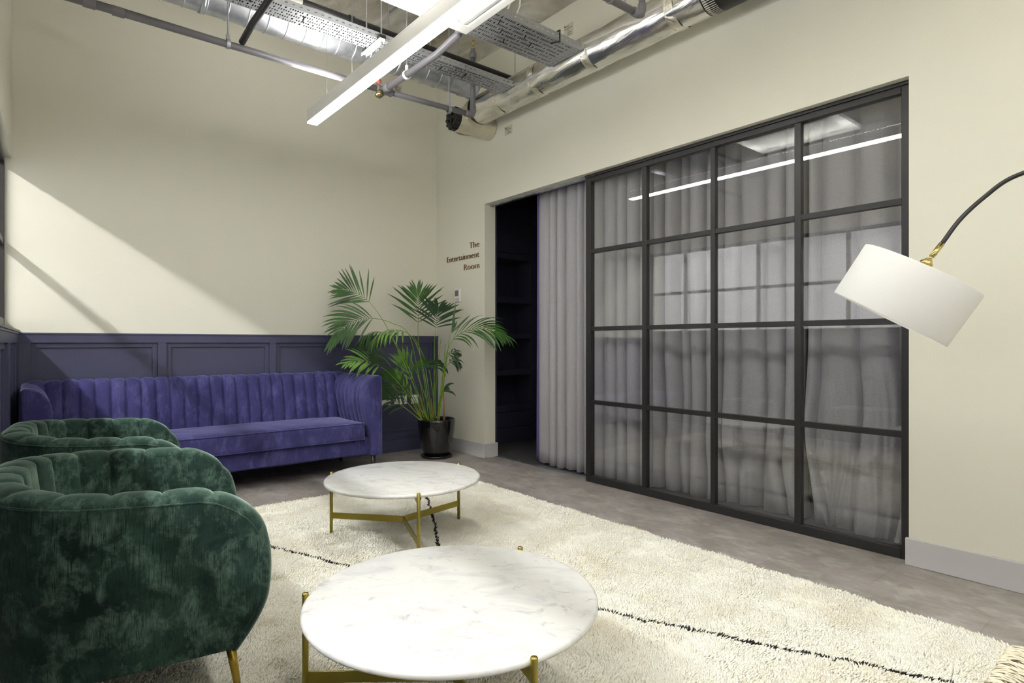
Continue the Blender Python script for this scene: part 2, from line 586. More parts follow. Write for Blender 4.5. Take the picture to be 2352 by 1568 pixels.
for z in (.661, 1.266, 1.905):
    for y0, y1 in ((1.1225, 1.6515), (1.6925, 2.2275), (2.2625, 2.7995), (2.8425, 3.3645)):
        prt('glazing_bar', (XP + .006, y0, z - .017), (XB - .006, y1, z + .017), bevel=.002)
b = MB()
b.box((.022, 1.1225 - 2.25, .0565), (.028, 3.3645 - 2.25, 2.4775))
b.build('glass_pane', M['glass'], gp)
b = MB()   # tiny round etched maker's mark in the bottom corner
c = Vector((.019, 1.150 - 2.25, .088))
rows = []
for r_ in (.0105, .0125):
    rows.append([c + Vector((0, math.cos(k * math.pi / 12), math.sin(k * math.pi / 12))) * r_ for k in range(24)])
b.grid(rows, close_v=True)
for a_ in (90, 210, 330):
    dd = Vector((0, math.cos(R(a_)), math.sin(R(a_))))
    e = Vector((0, -dd.z, dd.y)) * .001
    b.add([c + e, c - e, c + dd * .008 - e, c + dd * .008 + e], [(0, 1, 2, 3)])
b.build('etched_mark', M['print_white'], gp)
# track channel in the lintel over the open bay
struct(box('trim_5', (XP + .01, Y1 + .002, OZ - .016), (XP + .045, OY1 - .002, OZ - .001), M['galv']))

# ------------------------------------------------------------------ curtains
def curtain(y0, y1, xc, pitch, amp, seed, label, wild=0., lining=False, irregular=.35, fold=.0):
    rnd = random.Random(seed)
    nf = max(2, int(round((y1 - y0) / pitch)))
    ws = [1 + rnd.uniform(-irregular, irregular) for _ in range(nf)]
    tot = sum(ws)
    cum = [0]
    for q in ws:
        cum.append(cum[-1] + q / tot)
    am = [amp * (1 + rnd.uniform(-.35, .35)) for _ in range(nf)]
    zt, zb = 2.80, .016
    NZ, NU = 46, nf * 22
    rows = []
    for j in range(NZ + 1):
        z = zb + (zt - zb) * (j / NZ) ** .8
        low = max(0, 1 - z / 1.3)
        row = []
        for i in range(NU + 1):
            u = i / NU
            k = min(nf - 1, max(q for q in range(nf) if cum[q] <= u + 1e-9))
            f = (u - cum[k]) / (cum[k + 1] - cum[k])
            tt = abs(2 * f - 1)
            wv = .5 - 1.5 * math.sqrt(max(0, 1 - tt ** 2.4))
            fo = math.sin(f * 4 * math.pi)
            n1 = mnoise.noise(Vector((u * 9 + seed, z * .8, 1.7)))
            n2 = mnoise.noise(Vector((u * 22 + seed * 3, z * 3.2, 5.1)))
            n3 = mnoise.noise(Vector((u * 6 + seed * 2, z * 1.1, 9.3)))
            taper = .72 + .28 * min(1, (zt - z) / .5)
            x = xc + am[k] * wv * taper + .012 * n1 + wild * low * (.055 * n3 + .035 * n2)
            y = y0 + u * (y1 - y0) + .014 * n1 + fold * fo * (cum[k + 1] - cum[k]) * (y1 - y0) + wild * low * .10 * mnoise.noise(Vector((u * 5 + seed, z * 1.9, 3.3)))
            y = min(max(y, y0 - .01), y1 + .02)
            row.append(Vector((x, y, z + (.018 * mnoise.noise(Vector((u * 14, seed, 0))) if j == 0 else 0))))
        rows.append(row)
    root = empty('curtain', (xc, (y0 + y1) / 2, 0), 0, label, 'curtain', 'grey curtains')
    off = Matrix.Translation(-root.location)
    b_ = MB().grid(rows)
    o_ = b_.build('curtain_cloth', M['curtain'], root, smooth=True)
    o_.data.transform(off)
    sd = o_.modifiers.new('thickness', 'SOLIDIFY')
    sd.thickness = .003
    hr = MB().box((xc - .012, y0, 2.805), (xc + .012, y1, 2.83), T=off).build('curtain_track', M['black_frame'], root)
    if lining:
        rl = []
        for j in range(NZ + 1):
            z = zb + (zt - zb) * (j / NZ) ** .8
            flare = .012 * max(0, 1 - z / 2.0)
            rl.append([rows[j][-1] + Vector((.006 - q * .2, q + flare * (q > 0), 0)) for q in (-.03, 0, .024, .048)])
        l_ = MB().grid(rl).build('lining', M['lining'], root, smooth=True)
        l_.data.transform(off)
        l_['label'] = 'purple lining edge'
        l_.modifiers.new('thickness', 'SOLIDIFY').thickness = .003
    return root


curtain(2.90, 4.215, 3.80, .120, .054, 3, 'grey curtain with purple lined edge, hanging in the open bay beside the dark shelving', lining=True)
curtain(1.76, 2.985, 3.925, .135, .080, 11, 'grey curtain behind the middle columns of partition panes', wild=.7, irregular=.55)
curtain(1.00, 1.73, 3.89, .17, .066, 23, 'grey curtain behind the right-hand column of panes, next to the arc lamp', wild=1.2, irregular=.55)

# ------------------------------------------------------------------ wall lettering
sign = empty('wall_lettering', (XW - .004, 5.12, 2.0), 0, 'raised gold letters reading The Entertainment Room beside the opening', 'sign')
for txt, z, yl in (('The', 2.122, 5.008), ('Entertainment', 2.018, 5.427), ('Room', 1.906, 5.105)):
    cu = bpy.data.curves.new('lettering', 'FONT')
    cu.body = txt
    cu.size = .092
    cu.extrude = .004
    cu.offset = -.0019
    tob = bpy.data.objects.new('tmp', cu)
    COL.objects.link(tob)
    bpy.context.view_layer.update()
    me = bpy.data.meshes.new_from_object(tob.evaluated_get(bpy.context.evaluated_depsgraph_get()))
    bpy.data.objects.remove(tob)
    xs = [v.co.x for v in me.vertices]
    sx = (yl - 4.838) / (max(xs) - min(xs))
    x0_ = min(xs)
    T = Matrix(((0, 0, -1, 0), (-1, 0, 0, 0), (0, 1, 0, 0), (0, 0, 0, 1)))
    for v in me.vertices:
        q = T @ Vector(((v.co.x - x0_) * sx, v.co.y, v.co.z))
        v.co = q + Vector((0, yl, z)) - Vector((0, 5.12, 2.0))
    me.materials.clear()
    me.materials.append(M['bronze'])
    o = bpy.data.objects.new('word', me)
    COL.objects.link(o)
    o.parent = sign

# thermostat on the right wall
TR = lambda y, z: Matrix(((0, 0, -1, XW), (-1, 0, 0, y), (0, 1, 0, z), (0, 0, 0, 1)))
def on_wall(name, T, parts, label, cat, group=None):
    o = empty(name, T @ Vector((0, 0, 0)), 0, label, cat, group)
    inv = Matrix.Translation(-o.location)
    for n, boxes, mm, bev in parts:
        b_ = MB()
        for a, c_ in boxes:
            b_.box(a, c_, T=T)
        q = b_.build(n, mm, o, bevel=bev)
        q.data.transform(inv)
    return o
on_wall('thermostat', TR(5.215, 1.655), [
    ('body', [((-.048, -.07, 0), (.048, .07, .022))], M['white_plastic'], .005),
    ('screen', [((-.034, -.012, .0215), (.030, .048, .0228))], M['chrome_screen'], 0),
    ('button', [((-.034, -.05, .0215), (-.024, -.042, .0235))], M['print'], 0),
    ('button', [((-.014, -.05, .0215), (-.004, -.042, .0235))], M['print'], 0),
    ('button', [((.006, -.05, .0215), (.014, -.042, .0235))], M['print'], 0),
    ('button', [((.028, -.05, .0215), (.036, -.034, .0235))], M['print'], 0)],
    'white wall thermostat with grey screen under the gold lettering', 'thermostat')

# fire-stop labels
def fire_label(T, w_, h_, label):
    pr = []
    for i in range(5):
        zz = h_ / 2 - .018 - i * (h_ - .02) / 5
        x1 = w_ / 2 - .01 - random.Random(i).uniform(0, w_ * .4)
        pr.append(((-w_ / 2 + .008 + (.03 if i > 1 else 0), zz - .004, .0012), (x1, zz + .002, .0016)))
    on_wall('wall_label', T, [('sheet', [((-w_ / 2, -h_ / 2, 0), (w_ / 2, h_ / 2, .0012))], M['paper'], 0),
                              ('printed_lines', pr, M['print'], 0),
                              ('corner_mark', [((-w_ / 2 + .004, h_ / 2 - .016, .0012), (-w_ / 2 + .018, h_ / 2 - .004, .0018))], M['print_red'], 0)],
            label, 'label', 'printed wall labels')
fire_label(TR(4.372, 3.17), .115, .085, 'small printed paper label on the wall under the foil duct elbow')
fire_label(TR(3.565, 3.79), .11, .11, 'small printed paper label high on the wall above the foil duct')
fire_label(TBK(3.05, YB, 3.86), .12, .07, 'small printed paper label high on the back wall under the spiral duct')

# ------------------------------------------------------------------ pendant light
PX = 1.712
pl = empty('linear_pendant_light', (PX, 1.3, 2.84), 0, 'long white linear pendant light glowing over the sitting area', 'ceiling light')
ye = 4.53 - 1.3
b = MB()
b.box((-.04, -3.6, .010), (.04, ye, .094))
b.box((-.04, -3.6, .0942), (-.035, ye, .105))
b.box((.035, -3.6, .0942), (.04, ye, .105))
b.build('housing', M['white_metal'], pl, bevel=.004)
box('diffuser', (-.037, -3.58, 0), (.037, ye - .004, .0098), M['glow_down'], pl)
box('upper_diffuser', (-.0345, -3.58, .0943), (.0345, ye - .02, .1035), M['glow_up'], pl)
for y in (4.235 - 1.3, 3.80 - 1.3, .5, -1.5, -3.3):
    MB().tube([(0, y, .105), (0, y, ZC - 2.84)], .0016, 6).build('suspension_wire', M['galv'], pl)

# a second run of the same light over the other half of the room, behind the camera
p2 = empty('linear_pendant_light', (1.7, -1.6, 3.3), 0, 'second white linear light, hung crosswise behind the seating', 'ceiling light')
box('housing', (-1.4, -.04, .012), (1.4, .04, .09), M['white_metal'], p2, .004)
box('diffuser', (-1.39, -.037, 0), (1.39, .037, .0118), M['glow_back'], p2)
for x in (-1.2, 1.2):
    MB().tube([(x, 0, .09), (x, 0, .70)], .0016, 6).build('suspension_wire', M['galv'], p2)

# ------------------------------------------------------------------ ceiling cassette
CX0, CX1, CY0, CY1, CZ = 1.485, 2.11, 2.10, 3.02, 3.06
ac = empty('ceiling_air_conditioner', ((CX0 + CX1) / 2, (CY0 + CY1) / 2, CZ), 0, 'white ceiling cassette air conditioner above the linear pendant light', 'air conditioner')
hx, hy = (CX1 - CX0) / 2, (CY1 - CY0) / 2
b = MB()      # face panel as a frame with two slots and a grille opening
slots = [(-hx + .045, -hx + .135), (-.17, .17), (hx - .135, hx - .045)]
ys = .085
b.box((-hx, -hy, 0), (hx, -hy + ys, .03))
b.box((-hx, hy - ys, 0), (hx, hy, .03))
xs = [-hx] + [e for s_ in slots for e in s_] + [hx]
for i in range(0, len(xs), 2):
    b.box((xs[i], -hy + ys, 0), (xs[i + 1], hy - ys, .03))
b.build('face_panel', M['ac'], ac, bevel=.003)
box('casing', (-hx + .02, -hy + .02, .0305), (hx - .02, hy - .02, .30), M['galv'], ac, .006)
box('inner_tray', (-hx + .03, -hy + .04, .028), (hx - .03, hy - .04, .0303), M['ac_dark'], ac)
for sx0, sx1 in (slots[0], slots[2]):
    rows = []
    for k in range(9):
        t_ = k / 8
        xx = sx0 + .012 + t_ * (sx1 - sx0 - .018)
        zz = .012 - .014 * math.sin(t_ * math.pi)
        rows.append([Vector((xx, -hy + ys + .006, zz)), Vector((xx, hy - ys - .006, zz))])
    q = MB().grid(rows).build('louvre', M['ac'], ac, smooth=True)
    q.modifiers.new('thickness', 'SOLIDIFY').thickness = .004
b = MB()
for k in range(17):
    xx = -.165 + k * .33 / 16
    b.box((xx - .006, -hy + ys, .004), (xx + .004, hy - ys, .020))
b.box((-.17, -.008, .006), (.17, .008, .022))
b.build('grille', M['ac'], ac)
for x in (-hx + .05, hx - .05):
    for y in (-hy + .08, hy - .08):
        MB().tube([(x, y, .30), (x, y, ZC - CZ)], .005, 6).build('hanging_rod', M['galv'], ac)

# ------------------------------------------------------------------ cable trays
def tray(name, x0, x1, y0, y1, z, fl, label, slot=(.0085, .021), pitch=.0155, rows_=5, seed=1, holes=True):
    o = empty(name, (x0, (y0 + y1) / 2, z), 0, label, 'cable tray', 'perforated cable trays')
    off = Matrix.Translation(-o.location)
    b_ = MB()
    th = .0015
    wd = y1 - y0
    rp = wd / rows_
    for r_ in range(rows_):
        yc = y0 + (r_ + .5) * rp
        ya, yb = yc - slot[1] / 2, yc + slot[1] / 2
        b_.box((x0, y0 + r_ * rp, z), (x1, ya, z + th), T=off)
        b_.box((x0, yb, z), (x1, y0 + (r_ + 1) * rp, z + th), T=off)
        n = int((x1 - x0) / pitch)
        xprev = x0
        for k in range(n):
            xc_ = x0 + (k + .5) * pitch
            g = (k + (r_ % 2) * 4) % 9
            if g == 7 or g == 0:
                continue
            sw = slot[0] if g != 8 else .011
            b_.box((xprev, ya, z), (xc_ - sw / 2, yb, z + th), T=off)
            xprev = xc_ + sw / 2
        b_.box((xprev, ya, z), (x1, yb, z + th), T=off)
    b_.build('tray_base', M['tray'], o)
    for yy in (y0, y1 - .0015):
        f_ = MB()
        f_.box((x0, yy, z + th), (x1, yy + .0015, z + fl * .45), T=off)
        f_.box((x0, yy, z + fl * .62), (x1, yy + .0015, z + fl), T=off)
        xq = x0
        while xq < x1:
            f_.box((xq, yy, z + fl * .45), (min(x1, xq + .03), yy + .0015, z + fl * .62), T=off)
            xq += .048
        f_.build('side_flange', M['tray'], o)
    return o

tray('cable_tray', -.10, 3.16, 3.835, 4.02, 3.30, .045, 'narrow perforated steel cable tray running beside the spiral duct', seed=2)
tray('cable_tray', 2.16, 3.16, 3.045, 3.385, 3.30, .055, 'wide perforated steel cable tray between the air conditioner and the right wall', rows_=8, seed=5)

def bundle(x0, x1, y0, y1, z, n, cols, label, seed):
    rnd = random.Random(seed)
    b_ = MB()
    for i in range(n):
        y = y0 + (i + .5) * (y1 - y0) / n
        pts = []
        k = 0
        while x0 + k * .15 < x1:
            pts.append((x0 + k * .15, y + rnd.uniform(-.006, .006), z + rnd.uniform(0, .012)))
            k += 1
        b_.tube(pts, rnd.uniform(.004, .008), 6, mi=rnd.randrange(len(cols)))
    o = b_.build('cable_bundle', cols, smooth=True)
    return tag(o, label, 'cables', kind='stuff')

cb = [mat('black_cable', (26, 26, 28), .5), mat('grey_cable', (120, 120, 122), .5), mat('purple_cable', (60, 50, 130), .5), mat('red_cable', (160, 50, 40), .5), mat('yellow_cable', (190, 170, 60), .5)]
bundle(-.1, 3.1, 3.85, 4.005, 3.313, 11, [cb[0], cb[0], cb[1]], 'black cables lying in the narrow cable tray', 4)
bundle(2.2, 3.14, 3.07, 3.36, 3.313, 26, [cb[0], cb[0], cb[0], cb[2], cb[0], cb[3], cb[0], cb[1], cb[0], cb[4], cb[0], cb[0]], 'mixed coloured cables lying in the wide cable tray', 5)

# cable ties round the trays
TIES1 = [(.78, 3.84, .10), (1.42, 3.92, .07), (2.5, 3.94, .08), (2.72, 3.93, .09), (1.08, 3.9, .06)]
N1 = ['leftmost under the narrow tray', 'just left of the channel bracket under the narrow tray', 'between the pendant light and the grey riser', 'beside the grey riser on the narrow tray', 'second from the left under the narrow tray']
for (x, y, l), lb in zip(TIES1, N1):
    o = MB().tube([(x, y - l / 2 * .9, 3.297), (x + .012, y + l / 2, 3.297)], .004, 6).build('cable_tie', M['black'], smooth=True)
    tag(o, 'black cable tie ' + lb, 'cable tie', 'cable ties on the narrow tray')
for (x, y, l), lb in zip([(2.44, 3.12, .05), (2.52, 3.2, .05), (2.70, 3.16, .04), (2.62, 3.30, .04), (2.80, 3.22, .05)],
                         ['nearest the air conditioner', 'second from the air conditioner', 'at the near edge, fourth from the air conditioner', 'at the far edge, third from the air conditioner', 'nearest the foil duct']):
    o = MB().tube([(x, y - l / 2, 3.297), (x + .02, y + l / 2, 3.297), (x + .03, y + l / 2, 3.305)], .0035, 6).build('cable_tie', M['black'], smooth=True)
    tag(o, 'black cable tie under the wide tray, ' + lb, 'cable tie', 'cable ties on the wide tray')

# ------------------------------------------------------------------ ducts
def rings(x0, x1, r, step, axis, c, m_, name, parent, ridge=.004):
    prof = []
    x = x0
    while x < x1 - 1e-6:
        prof += [(r, x), (r, x + .002), (r, x + step * .5), (r, x + step - .012), (r, x + step - .010), (r + ridge, x + step - .007), (r + ridge, x + step - .005), (r, x + step - .002)]
        x += step
    b_ = MB()
    b_.lathe(prof, c, 40, axis)
    return b_.build(name, m_, parent, smooth=True)

sd = empty('spiral_duct', (0, 4.40, 3.505), 0, 'bare galvanised spiral duct running along the back wall', 'duct')
rings(-.10, 3.02, .125, .13, (1, 0, 0), (0, 0, 0), M['galv'], 'duct_run', sd, .0055)
MB().lathe([(.125, 0), (.133, .002), (.133, .004), (.133, .02), (.133, .022), (.128, .026), (.128, .028), (.128, .11), (.128, .112), (.134, .115), (.134, .117), (.134, .13), (.12, .14)], (3.02, 0, 0), 40, (1, 0, 0)).build('end_collar', M['galv'], sd, smooth=True)
for x in (.9, 2.35):
    MB().lathe([(.127, 0), (.133, .002), (.133, .024), (.127, .026)], (x, 0, 0), 40, (1, 0, 0)).build('joint_band', M['galv'], sd, smooth=True)
for x in (.55, 1.3, 2.3, 3.0):
    MB().tube([(x, 0, .13), (x, 0, ZC - 3.505)], .004, 6).build('hanging_rod', M['galv'], sd)

fd = empty('foil_duct', (3.30, 4.50, 3.335), 0, 'foil-wrapped duct running along the right wall under the ceiling', 'duct')
rw = random.Random(9)
def foil_tube(path, r, seg=36, wob=.004, seedv=0):
    pts = [Vector(p) for p in path]
    rows = []
    up = None
    for i, p_ in enumerate(pts):
        t = (pts[min(i + 1, len(pts) - 1)] - pts[max(i - 1, 0)]).normalized()
        if up is None:
            up = Vector((0, 0, 1)) if abs(t.z) < .9 else Vector((1, 0, 0))
        a = t.cross(up).normalized()
        bb_ = a.cross(t).normalized()
        up = bb_
        row = []
        for k in range(seg):
            an = k * 2 * math.pi / seg
            dr = wob * mnoise.noise(Vector((math.cos(an) * 2.2, math.sin(an) * 2.2, i * .35 + seedv)))
            row.append(p_ + (a * math.cos(an) + bb_ * math.sin(an)) * (r + dr))
        rows.append(row)
    return rows
path = [(0, y, 0) for y in np.arange(-2.42, .02, .05)]
b = MB().grid(foil_tube(path, .13, 40, .007), close_v=True)
b.build('straight_run', M['foil'], fd, smooth=True)
# taped joints
for y in (-.35, -.86, -1.45, -2.2):
    rr = foil_tube([(0, y - .035, 0), (0, y - .02, 0), (0, y + .02, 0), (0, y + .035, 0)], .1318, 40, .007, 0)
    MB().grid(rr, close_v=True).build('foil_tape', M['foil2'], fd, smooth=True)
# elbow down into the T-piece that enters the wall
el = []
for k in range(12):
    a = k / 11 * R(95)
    el.append((0, .02 + .17 * math.sin(a), -.13 * (1 - math.cos(a))))
b = MB().grid(foil_tube(el, .128, 36, .008, 5), close_v=True)
b.build('elbow', M['foil2'], fd, smooth=True)
tp = []
for k in range(16):
    tp.append((-.165 + k * (.405 / 15), .16, -.075 - .0 * k))
rr = foil_tube(tp, .108, 36, .008, 8)
b = MB().grid(rr, close_v=True)
b.build('tee_piece', M['foil2'], fd, smooth=True)
b = MB()
b.lathe([(.0, -.035), (.05, -.035), (.055, -.05), (.088, -.05), (.094, -.02), (.098, .012), (.098, .02)], (-.165, .16, -.075), 24, (1, 0, 0))
for k in range(12):
    a = k * math.pi / 6
    v = Vector((-.19, .16 + .094 * math.cos(a), -.075 + .094 * math.sin(a)))
    b.box(v - Vector((.02, .012, .012)), v + Vector((.02, .012, .012)))
b.box((-.222, .148, -.155), (-.198, .172, .005))
b.box((-.222, .09, -.087), (-.198, .23, -.063))
q = b.build('end_damper', M['black'], fd, bevel=.002)
q['label'] = 'black plastic damper end'
# black printed collar at the near end of the duct
cl = MB().lathe([(.13, 0), (.137, .0), (.137, 1.2), (.13, 1.2)], (0, -2.42, 0), 40, (0, -1, 0)).build('black_collar', M['black'], fd, smooth=True)
cl['label'] = 'black sleeve printed with white tooth marks'
b = MB()
for k in range(60):
    a = k * 2 * math.pi / 60
    for w_, l0, l1 in ((.0022, .012, .085), (.0048, .010, .034)):
        for sgn in (1,):
            pa = Vector((math.cos(a), 0, math.sin(a)))
            tn = Vector((-math.sin(a), 0, math.cos(a)))
            c0 = pa * .1378 + Vector((0, -2.42 - l0, 0))
            c1 = pa * .1378 + Vector((0, -2.42 - l1, 0))
            b.add([c0 - tn * w_, c0 + tn * w_, c1 + tn * w_, c1 - tn * w_], [(0, 1, 2, 3)])
b.build('printed_teeth', M['print_white'], cl)
for y in (-.52, -1.75):
    MB().tube([(-.0, y, .135), (-.0, y, ZC - 3.335)], .0045, 8).build('hanging_rod', M['galv'], fd)
for y in (0.22,):
    MB().tube([(.09, y - .3, -.16), (.09, y - .3, -.10)], .0015, 5).build('hanging_wire', M['galv'], fd)

# ------------------------------------------------------------------ pipes
pr_ = .0235
mp_ = empty('sprinkler_pipe', (2.14, 4.17, 3.10), 0, 'grey sprinkler pipe below the spiral duct with tee, side branch and riser', 'pipe')
O = Vector((2.14, 4.17, 3.10))
def ptube(pts, r, name, par, org, m_=None, seg=14):
    return MB().tube([Vector(p) - org for p in pts], r, seg).build(name, m_ or M['pipe'], par, smooth=True)
ptube([(-.12, 4.17, 3.10), (2.10, 4.17, 3.10)], pr_, 'main_run', mp_, O)
ptube([(2.18, 4.17, 3.10), (2.93, 4.17, 3.115)], pr_ * .92, 'end_run', mp_, O)
ptube([(2.14, 4.13, 3.10), (2.14, 3.4, 3.095), (2.10, 3.085, 3.09)], pr_, 'branch', mp_, O)
ptube([(2.10, 3.085, 3.09), (2.10, 3.075, 3.3), (2.10, 3.07, 3.95)], pr_, 'branch_riser', mp_, O)
b = MB()
b.tube([Vector((2.085, 4.17, 3.10)) - O, Vector((2.195, 4.17, 3.10)) - O], .030, 16)
b.tube([Vector((2.14, 4.17, 3.10)) - O, Vector((2.14, 4.08, 3.10)) - O], .030, 16)
b.tube([Vector((2.14, 4.17, 3.10)) - O, Vector((2.115, 4.22, 3.07)) - O], .028, 16)
b.tube([Vector((2.075, 4.17, 3.10)) - O, Vector((2.09, 4.17, 3.10)) - O], .034, 16)
b.tube([Vector((2.19, 4.17, 3.10)) - O, Vector((2.205, 4.17, 3.10)) - O], .034, 16)
b.build('tee_fitting', M['pipe'], mp_, smooth=False, bevel=.003)
q = ptube([(2.10, 4.155, 3.075), (2.075, 4.14, 3.035)], .024, 'brass_plug', mp_, O, M['brass_shiny'])
q = ptube([(2.08, 4.15, 3.14), (2.10, 4.165, 3.16)], .017, 'red_tape_tag', mp_, O, mat('red_thread', (176, 92, 78), .8), 8)
pts = [(2.90, 4.17, 3.115), (2.955, 4.17, 3.116), (2.975, 4.17, 3.125), (2.985, 4.17, 3.15), (2.985, 4.17, 3.19)]
ptube(pts, .0285, 'elbow', mp_, O)
ptube([(2.985, 4.17, 3.19), (2.985, 4.17, 3.62)], pr_ * .95, 'riser', mp_, O)
b = MB().lathe([(0, -.01), (.03, -.01), (.03, .03), (.024, .04), (.02, .07), (0, .07)], Vector((2.985, 4.17, 3.62)) - O, 16)
b.build('riser_cap', M['pipe'], mp_, smooth=True)
for x in (1.02, 2.74):
    cmp_ = Vector((x, 4.17, 3.103)) - O
    q = MB()
    q.lathe([(.026, -.012), (.031, -.012), (.031, .012), (.026, .012)], cmp_, 20, (1, 0, 0))
    q.box(cmp_ + Vector((-.012, -.006, .026)), cmp_ + Vector((.012, .006, .06)))
    q.build('pipe_clamp', M['galv'], mp_, bevel=.002)
    MB().tube([cmp_ + Vector((0, 0, .055)), cmp_ + Vector((0, 0, .897))], .0055, 8).build('threaded_rod', M['galv'], mp_)
q = MB()
c0 = Vector((2.14, 3.815, 3.098)) - O
q.lathe([(.026, -.012), (.032, -.012), (.032, .012), (.026, .012)], c0, 20, (0, 1, 0))
q.box(c0 + Vector((-.008, -.01, .026)), c0 + Vector((.008, .01, .07)))
q.build('pipe_clamp', M['white_metal'], mp_, bevel=.002)
MB().tube([c0 + Vector((0, 0, .06)), c0 + Vector((0, 0, .90))], .0055, 8).build('threaded_rod', M['galv'], mp_)

# sprinkler head on the riser
b = MB()
b.lathe([(0, 0), (.011, 0), (.011, .018), (.006, .024), (.006, .03), (0, .03)], (0, 0, 0), 16)
for sx in (-1, 1):
    b.tube([(sx * .009, 0, .02), (sx * .014, 0, .04), (sx * .010, 0, .062), (sx * .004, 0, .068)], .0025, 6)
b.lathe([(0, .066), (.02, .066), (.024, .070), (.02, .074), (0, .074)], (0, 0, 0), 20)
o = b.build('sprinkler_head', M['brass_shiny'], mp_, smooth=True)
o.location = Vector((2.985, 4.17, 3.689)) - O
o['label'] = 'brass upright sprinkler head'

# drop pipe joining the main run at left
O2 = Vector((.93, 4.17, 3.14))
dp = empty('dark_pipe', O2, 0, 'dark grey pipe coming across the ceiling to the sprinkler run at top left', 'pipe')
ptube([(1.10, 4.145, 3.13), (1.10, 3.9, 3.155), (1.10, 2.6, 3.16)], .021, 'pipe_run', dp, O2, M['black_pipe'])
ptube([(1.06, 4.215, 3.135), (.5, 4.215, 3.14), (-.1, 4.215, 3.14)], .010, 'thin_conduit', dp, O2, M['black_pipe'])
# couplers on the far left of main run
for x in (.28, .42):
    MB().lathe([(.024, -.03), (.029, -.03), (.029, .03), (.024, .03)], Vector((x, 4.17, 3.10)) - O, 20, (1, 0, 0)).build('coupler', M['pipe'], mp_, bevel=.001)

# black pipe under the ceiling
O3 = Vector((1.5, 4.06, 3.49))
bp = empty('black_pipe', O3, 0, 'black pipe with a white sticker above the narrow cable tray', 'pipe')
ptube([(-.1, 4.078, 3.50), (XW - .002, 4.078, 3.50)], .024, 'pipe_run', bp, O3, M['black_pipe'], 16)
q = MB().lathe([(.0246, -.06), (.0246, .06)], Vector((1.41, 4.078, 3.50)) - O3, 20, (1, 0, 0)).build('sticker', M['print_white'], bp, smooth=True)
q = MB().lathe([(.024, -.02), (.031, -.02), (.031, .02), (.024, .02)], Vector((1.83, 4.078, 3.50)) - O3, 20, (1, 0, 0)).build('coupler', M['black_pipe'], bp, bevel=.001)
for x in (.9, 2.5):
    MB().tube([Vector((x, 4.078, 3.52)) - O3, Vector((x, 4.078, ZC)) - O3], .004, 6).build('hanging_rod', M['galv'], bp)

# grey pipe with elbow at top
O4 = Vector((2.82, 2.24, 3.10))
gp2 = empty('short_grey_pipe', O4, 0, 'short grey pipe with an elbow hanging in front of the foil duct', 'pipe')
ptube([(2.1, 2.26, 3.10), (2.79, 2.24, 3.10)], .021, 'pipe_run', gp2, O4)
ptube([(2.76, 2.24, 3.10), (2.81, 2.24, 3.10), (2.832, 2.24, 3.108), (2.842, 2.24, 3.13), (2.842, 2.24, 3.17)], .0255, 'elbow', gp2, O4)
ptube([(2.842, 2.24, 3.17), (2.842, 2.24, ZC)], .020, 'riser', gp2, O4)
MB().lathe([(.022, -.008), (.027, -.008), (.027, .008), (.022, .008)], Vector((2.56, 2.245, 3.10)) - O4, 20, (1, 0, 0)).build('pipe_clamp', M['galv'], gp2, bevel=.001)
MB().tube([Vector((2.56, 2.245, 3.12)) - O4, Vector((2.56, 2.245, ZC)) - O4], .0045, 6).build('threaded_rod', M['galv'], gp2)

# tray hanger: U-channel bracket under the narrow tray
th = empty('tray_bracket', (1.93, 3.93, 3.285), 0, 'pale steel channel bracket holding the narrow cable tray', 'bracket')
b = MB()
b.box((-.02, -.15, -.004), (.02, .15, 0))
b.box((-.02, -.15, -.022), (-.016, .15, -.004))
b.box((.016, -.15, -.022), (.02, .15, -.004))
b.build('channel', M['white_metal'], th, bevel=.001)
for y in (-.13, .105):
    MB().tube([(0, y, -.045), (0, y, ZC - 3.285)], .0055, 8).build('threaded_rod', M['galv'], th)
    MB().lathe([(0, -.034), (.011, -.034), (.011, -.022), (0, -.022)], (0, y, 0), 6).build('nut', M['galv'], th)
    box('end_cap', (-.024, y - .024, -.003), (.024, y + .024, .02), M['black'], th, .002)

# conduits on the ceiling
for i, (pa, pb, lab) in enumerate([((2.42, 4.6), (2.42, 1.2), 'thin steel conduit fixed to the concrete soffit, nearer the pendant light'),
                                   ((2.72, 4.6), (2.72, 1.2), 'thin steel conduit fixed to the concrete soffit, nearer the wide tray')]):
    o = MB().tube([(pa[0], pa[1], ZC - .013), (pb[0], pb[1], ZC - .013)], .011, 10).build('ceiling_conduit', M['galv'], smooth=True)
    tag(o, lab, 'conduit', 'ceiling conduits')
for i, (x, y) in enumerate([(2.52, 3.06), (2.62, 3.10)]):
    o = empty('drop_conduit', (x, y, 3.36), 0, ('left' if i == 0 else 'right') + ' of two steel conduit drops with white cable above the wide tray', 'conduit', 'conduit drops above the wide tray')
    MB().tube([(0, 0, .17), (0, 0, .45), (0, -.02, .55), (0, -.08, .62), (0, -.2, .628)], .011, 10).build('conduit', M['galv'], o, smooth=True)
    MB().lathe([(.009, .15), (.014, .15), (.014, .18), (.009, .18)], (0, 0, 0), 14).build('end_bush', M['brass_shiny'], o, smooth=True)
    MB().tube([(0, 0, .17), (.0, .01, .10), (-.02, .03, .03), (-.03, .06, -.02)], .006, 8).build('white_cable', M['white_plastic'], o, smooth=True)

# cable clip on the wide tray
o = MB().tube([(2.93, 3.06, 3.37), (2.93, 3.035, 3.37), (2.93, 3.035, 3.29), (2.90, 3.10, 3.291)], .006, 8).build('cable_strap', M['black'], smooth=True)
tag(o, 'black strap hooked over the edge of the wide cable tray', 'cable strap')

# ------------------------------------------------------------------ sofa
def chan(f, a):
    """pillow height across one channel, 0 at the seam"""
    t = 2 * f - 1
    return a * (math.sqrt(max(0, 1 - abs(t) ** 3.0)) - 1)

